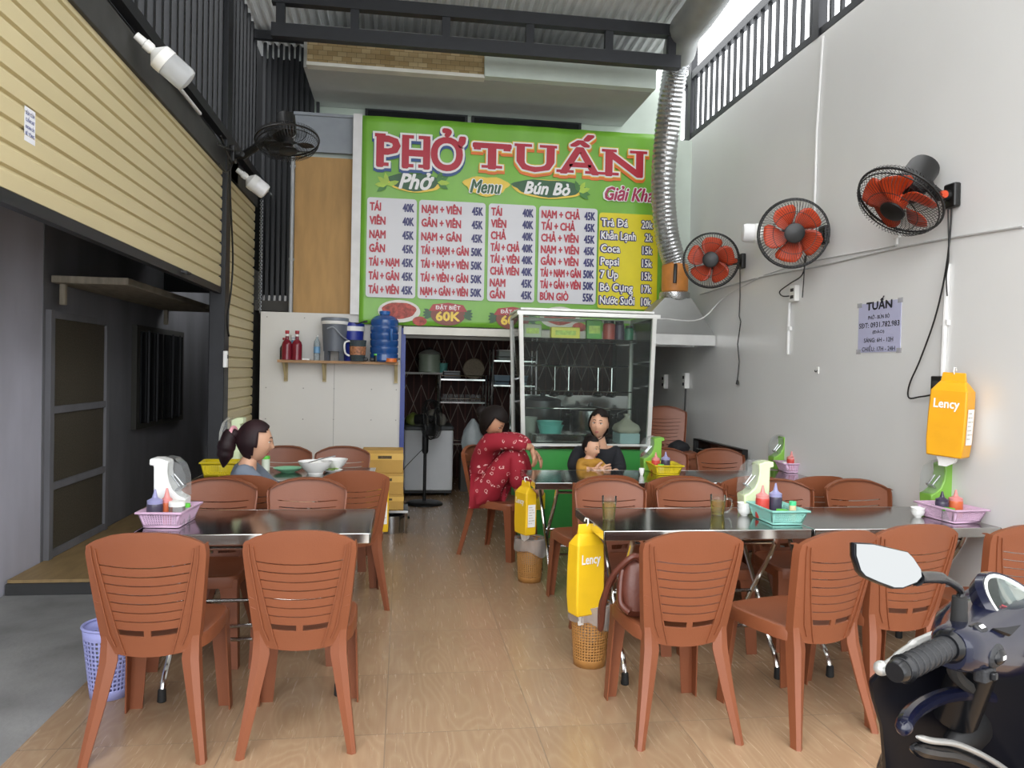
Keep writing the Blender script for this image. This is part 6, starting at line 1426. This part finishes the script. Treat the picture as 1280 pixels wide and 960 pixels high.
MB().tube(spline([lplane(*p) for p in ((1140, 935, .05), (1165, 940, .055), (1195, 945, .06), (1228, 962, .06), (1255, 990, .06))], 6), [.004, .008, .011] + [.013] * 22, 10).build('lower_lip', M_BLKG, t)
g_ = lplane(1216, 912, .11); MB().sphere(g_, .12, 24, 14, (1.05, .22, .36), Matrix.Rotation(R(-8), 3, 'Y')).build('glove_recess', mat('recess_black', '08080A', .5), t)
q_ = [lplane(*p) for p in ((1126, 893, .05), (1140, 872, .08), (1165, 856, .10), (1190, 846, .11))]; q2_ = [p + V(.015, .03, .022) for p in q_]
MB().tube(spline([lplane(*p) for p in ((1215, 862, .08), (1200, 850, .06), (1192, 838, .05), (1190, 825, .05))], 5), .011, 8).build('cable_loom', M_RUB, t); MB().tube(spline([lplane(*p) for p in ((1235, 868, .09), (1222, 850, .08), (1215, 835, .07))], 5), .009, 8).build('cable_loom', M_RUB, t)
MB().tube([(.11, .12, .80), (.07, .05, 1.0)], .04, 14).build('steering_column', M_BLKG, t)
rotw = Matrix.Rotation(R(90), 3, 'Z')
def wheel(c):
    body(MB().ring(c, .205, .05, 40, 12, rotw), 'tyre', M_RUB, t); body(MB().ring(c, .155, .016, 36, 8, rotw), 'rim', M_LEV, t); mb = MB()
    for k in range(5): mb.tube([c, c + V(0, .155 * math.cos(2 * math.pi * k / 5), .155 * math.sin(2 * math.pi * k / 5))], [.02, .012], 8)
    body(mb, 'spokes', M_LEV, t); body(MB().tube([c + V(-.05, 0, 0), c + V(.05, 0, 0)], .025, 12), 'hub', M_LEV, t)
wheel(V(0, .36, .255)); wheel(V(0, -.88, .255))
body(MB().loft([[V(.075 * math.cos(R(a)), .36 + (.262 + .02 * math.sin(R(a))) * math.cos(R(q)), .255 + (.262 + .02 * math.sin(R(a))) * math.sin(R(q))) for a in range(0, 181, 20)] for q in range(20, 171, 15)], caps=False, closed=False), 'fender', M_NAVY_P, t, solid=.005, smooth=60)
for s in (-.065, .065): body(MB().tube([(s, .36, .255), (s, .22, .62)], .018, 10), 'fork', M_BLKG, t)
body(MB().rbox((0, -.15, .30), (.32, .60, .07), .05), 'floorboard', M_BLKG, t)
ov = lambda Q: [[V(w_ * math.cos(2 * math.pi * k / 20), y, z + h * math.sin(2 * math.pi * k / 20)) for k in range(20)] for y, w_, z, h in Q]
body(MB().loft(ov(((-.43, .12, .44, .19), (-.58, .15, .48, .21), (-.88, .15, .54, .18), (-1.12, .10, .62, .10), (-1.2, .05, .65, .04)))), 'body_shell', M_NAVY_P, t, smooth=60)
body(MB().loft(ov(((-.41, .08, .66, .03), (-.53, .12, .69, .055), (-.83, .13, .73, .055), (-1.08, .10, .76, .04), (-1.12, .06, .76, .02)))), 'seat', mat('seat_vinyl', '17171A', .55), t, smooth=60)
